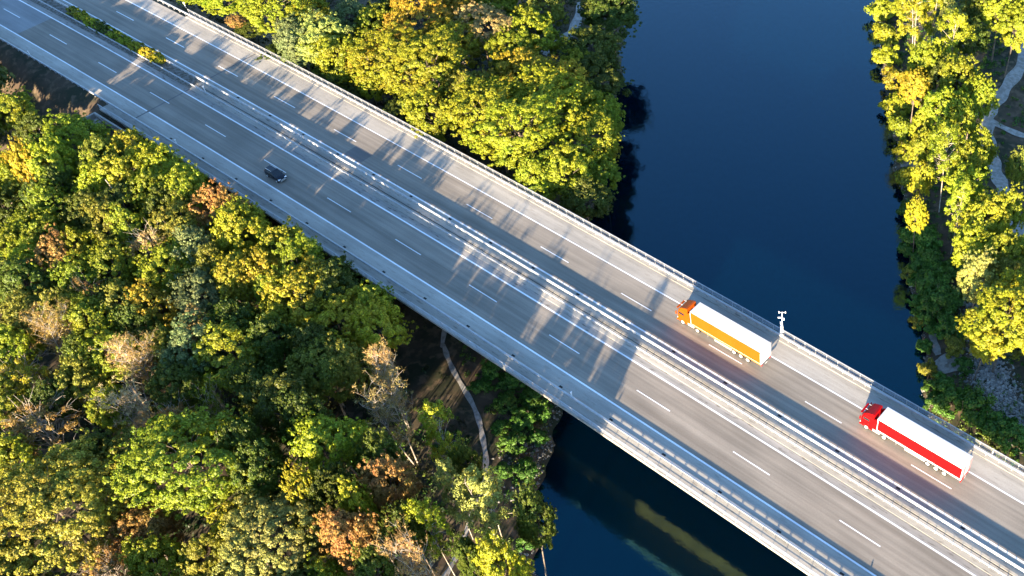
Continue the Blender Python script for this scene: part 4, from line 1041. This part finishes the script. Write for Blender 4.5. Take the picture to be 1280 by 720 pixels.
# stones
def stones(name, pts_fn, n, label):
    x, y, sz = pts_fn(n); z = ground_h(x, y)
    base = np.array([(-1, -1, -1), (1, -1, -1), (1, 1, -1), (-1, 1, -1), (-1, -1, 1), (1, -1, 1), (1, 1, 1), (-1, 1, 1)], float)
    Fb = np.array([(0, 3, 2, 1), (4, 5, 6, 7), (0, 1, 5, 4), (1, 2, 6, 5), (2, 3, 7, 6), (3, 0, 4, 7)])
    m_ = len(x); Vv = base[None] * (1 + rs.normal(size=(m_, 8, 3)) * .28); Vv[:, 4:] *= np.array([.7, .7, 1])
    a = rs.rand(m_) * 6.28; ca, sa = np.cos(a)[:, None], np.sin(a)[:, None]
    Vv = Vv * (sz[:, None, None] * np.stack([1 + .5 * rs.rand(m_), .7 + .4 * rs.rand(m_), .5 + .4 * rs.rand(m_)], -1)[:, None])
    Xr = Vv[..., 0] * ca - Vv[..., 1] * sa + x[:, None]; Yr = Vv[..., 0] * sa + Vv[..., 1] * ca + y[:, None]; Zr = Vv[..., 2] + z[:, None] + sz[:, None] * .15
    Vv = np.stack([Xr, Yr, Zr], -1).reshape(-1, 3); F_ = (Fb[None] + 8 * np.arange(m_)[:, None, None]).reshape(-1, 4)
    me = bpy.data.meshes.new(name); me.from_pydata(Vv.tolist(), [], F_.tolist()); me.materials.append(M['rock'])
    o = bpy.data.objects.new(name, me); COL.objects.link(o); tag(o, label, 'stones', kind='stuff')
def along(pts, wid, lo, hi):
    def f(n):
        seg = rs.randint(0, len(pts) - 1, n); t = rs.rand(n); p = np.array(pts, float); a = p[seg] + (p[seg + 1] - p[seg]) * t[:, None] + rs.normal(size=(n, 2)) * wid
        return a[:, 0], a[:, 1], lo + (hi - lo) * rs.rand(n) ** 2.5
    return f
stones('stones', along(ROCK1, 1.5, .07, .30), 2000, 'grey boulders in a heap beneath the trees of the far bank')
stones('stones', along(ROCK2, 1.9, .07, .30), 2600, 'grey boulders in a band leading to the bridge from the sandy clearing')
def shore(q0, t0, t1, wid):
    def f(n):
        t = rs.uniform(t0, t1, n); q = q0 + (.9 * np.sin(t * .21) + .6 * np.sin(t * .53 + 1) + .5 * np.sin(t * 1.1 + 2)) * .7 * (1 if q0 < 150 else -1) + rs.normal(size=n) * wid
        return q * .81 - t * .586, q * .586 + t * .81, .05 + .2 * rs.rand(n) ** 3
    return f
stones('stones', shore(117.6, -125, -55, .5), 700, 'pale stones along the near waterline below the bridge')
stones('stones', shore(180.0, -90, 60, .35), 500, 'small stones along the far waterline')
stones('stones', along([(145, -8), (149, -14), (148, -5), (152, -16)], 1.0, .07, .25), 160, 'scattered grey stones on the near bank beside the footpath')

# dead snags
def snag(x, y, h, lean, label):
    q = MB(); d = empty('dead_tree', (x, y, gh(x, y) - .2)); tag(d, label, 'tree')
    limb(q, (0, 0, 0), (lean[0], lean[1], h), .2, .06, 6, .03); q.build('trunk', M['bark_white'], d)
    q = MB()
    for _ in range(5):
        t = rs.uniform(.55, .95); a = rs.rand() * 6.28; b = np.array([lean[0] * t, lean[1] * t, h * t]); limb(q, b, b + np.array([math.cos(a) * 1.1, math.sin(a) * 1.1, 1.4]), .06, .015, 4)
    q.build('branch', M['bark_white'], d)
snag(66.5, -19.5, 19.5, (-1.2, .6), 'dead white snag poking out of the wood beside the olive tree')
snag(31.5, 43.5, 19.0, (-.5, .3), 'dead pale snag above the leafy tree beyond the bridge')

# the same woods carry on beyond the picture: one mass
def woods(label, spots):
    Q = []
    for i, (x, y, h, r) in enumerate(spots):
        n = 80; d = dirs(n, -.5); g = gh(x, y); s_, n_ = sn_of(x, y)
        if x > 165: h = 25. + (x > 185) * 7
        h = h if x > 165 else (20.5 - n_) * .211 - g if (s_ < 45 and n_ > -26) else (min(h, 2.5 - g) if s_ < 118 else min(h, 6.5 - g))
        cen = d * (r * (.55 + .4 * rs.rand(len(d))))[:, None] + np.array([x, y, g + h - r]); Q.append(clump_leaves(cen, r * (.18 + .10 * rs.rand(len(d))), 60, .34, .85, d, .5))
    o = bpy.data.objects.new('woods', quad_mesh('woods', np.concatenate(Q), M['woods'])); COL.objects.link(o); tag(o, label, 'woods', kind='stuff')
M['woods'] = leaf_material('woods_leaves', (.06, .09, .014), (.16, .16, .02), .3, .4)
wr = random.Random(9); sp = []
for x, y in ((18, -25), (12, -17), (7, -24), (-2, -19), (-8, -27), (-16, -21), (-26, -26), (-36, -22), (20, -34), (4, -34), (-12, -36), (34, -30), (30, -40), (44, -36), (48, -46), (60, -52), (58, -43), (72, -54),
             (86, -62), (98, -68), (112, -66), (122, -68), (134, -62), (146, -56), (152, -48), (160, -58), (157, -50), (-8, -16), (0, -15), (8, -16), (-18, -15), (-30, -17), (14, -20), (21, -21), (27, -25), (3, -20), (24, -31), (-4, -24), (38, -38), (52, -43), (80, -72), (100, -80), (124, -80), (142, -74), (160, -72), (66, -64), (50, -60), (172, -74), (168, -66)):
    sp.append((x + wr.uniform(-1, 1), y + wr.uniform(-1, 1), wr.uniform(16, 19) + (2 if x < 60 else 0) + (6.5 if x > 130 else 0), wr.uniform(4.5, 6)))
woods('the woods continuing beyond the lower and outer edge of the picture', sp)

# ---------------------------------------------------------------- light, sky, camera
SUN_AZ, SUN_EL = R_(288.6), R_(11.2)
wd = bpy.data.worlds.new('World'); scene.world = wd; wd.use_nodes = True
nt = wd.node_tree; bg = nt.nodes['Background']
sky = nt.nodes.new('ShaderNodeTexSky'); sky.sky_type = 'NISHITA'; sky.sun_disc = False
sky.sun_elevation = SUN_EL; sky.sun_rotation = math.pi / 2 - SUN_AZ; sky.altitude = 300; sky.air_density = 1.0; sky.dust_density = .2; sky.ozone_density = 3.5
nt.links.new(sky.outputs['Color'], bg.inputs['Color']); bg.inputs['Strength'].default_value = .11
sl = bpy.data.lights.new('sun', 'SUN'); sl.energy = 5.0; sl.angle = R_(.8); sl.color = (1., .80, .55)
so = bpy.data.objects.new('sun', sl); COL.objects.link(so)
dv = Vector((-math.cos(SUN_EL) * math.cos(SUN_AZ), -math.cos(SUN_EL) * math.sin(SUN_AZ), -math.sin(SUN_EL)))
so.rotation_euler = dv.to_track_quat('-Z', 'Y').to_euler(); so.location = (100, -60, 150)

cd = bpy.data.cameras.new('camera'); co = bpy.data.objects.new('camera', cd); COL.objects.link(co); scene.camera = co
cr = Vector((0.813739192619898, 0.5811936694910984, 0.006514977957634943)); cu = Vector((-0.43534240551165965, 0.6020270729958502, 0.6693581950968935)); cdv = Vector((-0.3851045525018347, 0.5475192434275905, -0.7429112744593668))
mw = Matrix((( cr.x, cu.x, -cdv.x, 228.83845), (cr.y, cu.y, -cdv.y, -55.78636), (cr.z, cu.z, -cdv.z, 114.35731), (0, 0, 0, 1)))
co.matrix_world = mw
cd.sensor_width = 36; cd.lens = 1215.2658 * 36 / 1280; cd.shift_x = -331.13 / 1280; cd.shift_y = 27.667 / 1280
cd.clip_start = .5; cd.clip_end = 6000
scene.render.engine = 'CYCLES'
try:
    scene.cycles.use_denoising = True; scene.cycles.max_bounces = 6; scene.cycles.diffuse_bounces = 3; scene.cycles.transparent_max_bounces = 4
except Exception: pass
vs = scene.view_settings; vs.view_transform = 'Standard'; vs.look = 'None'; vs.exposure = 2.45; vs.gamma = 1.0; vs.use_curve_mapping = False
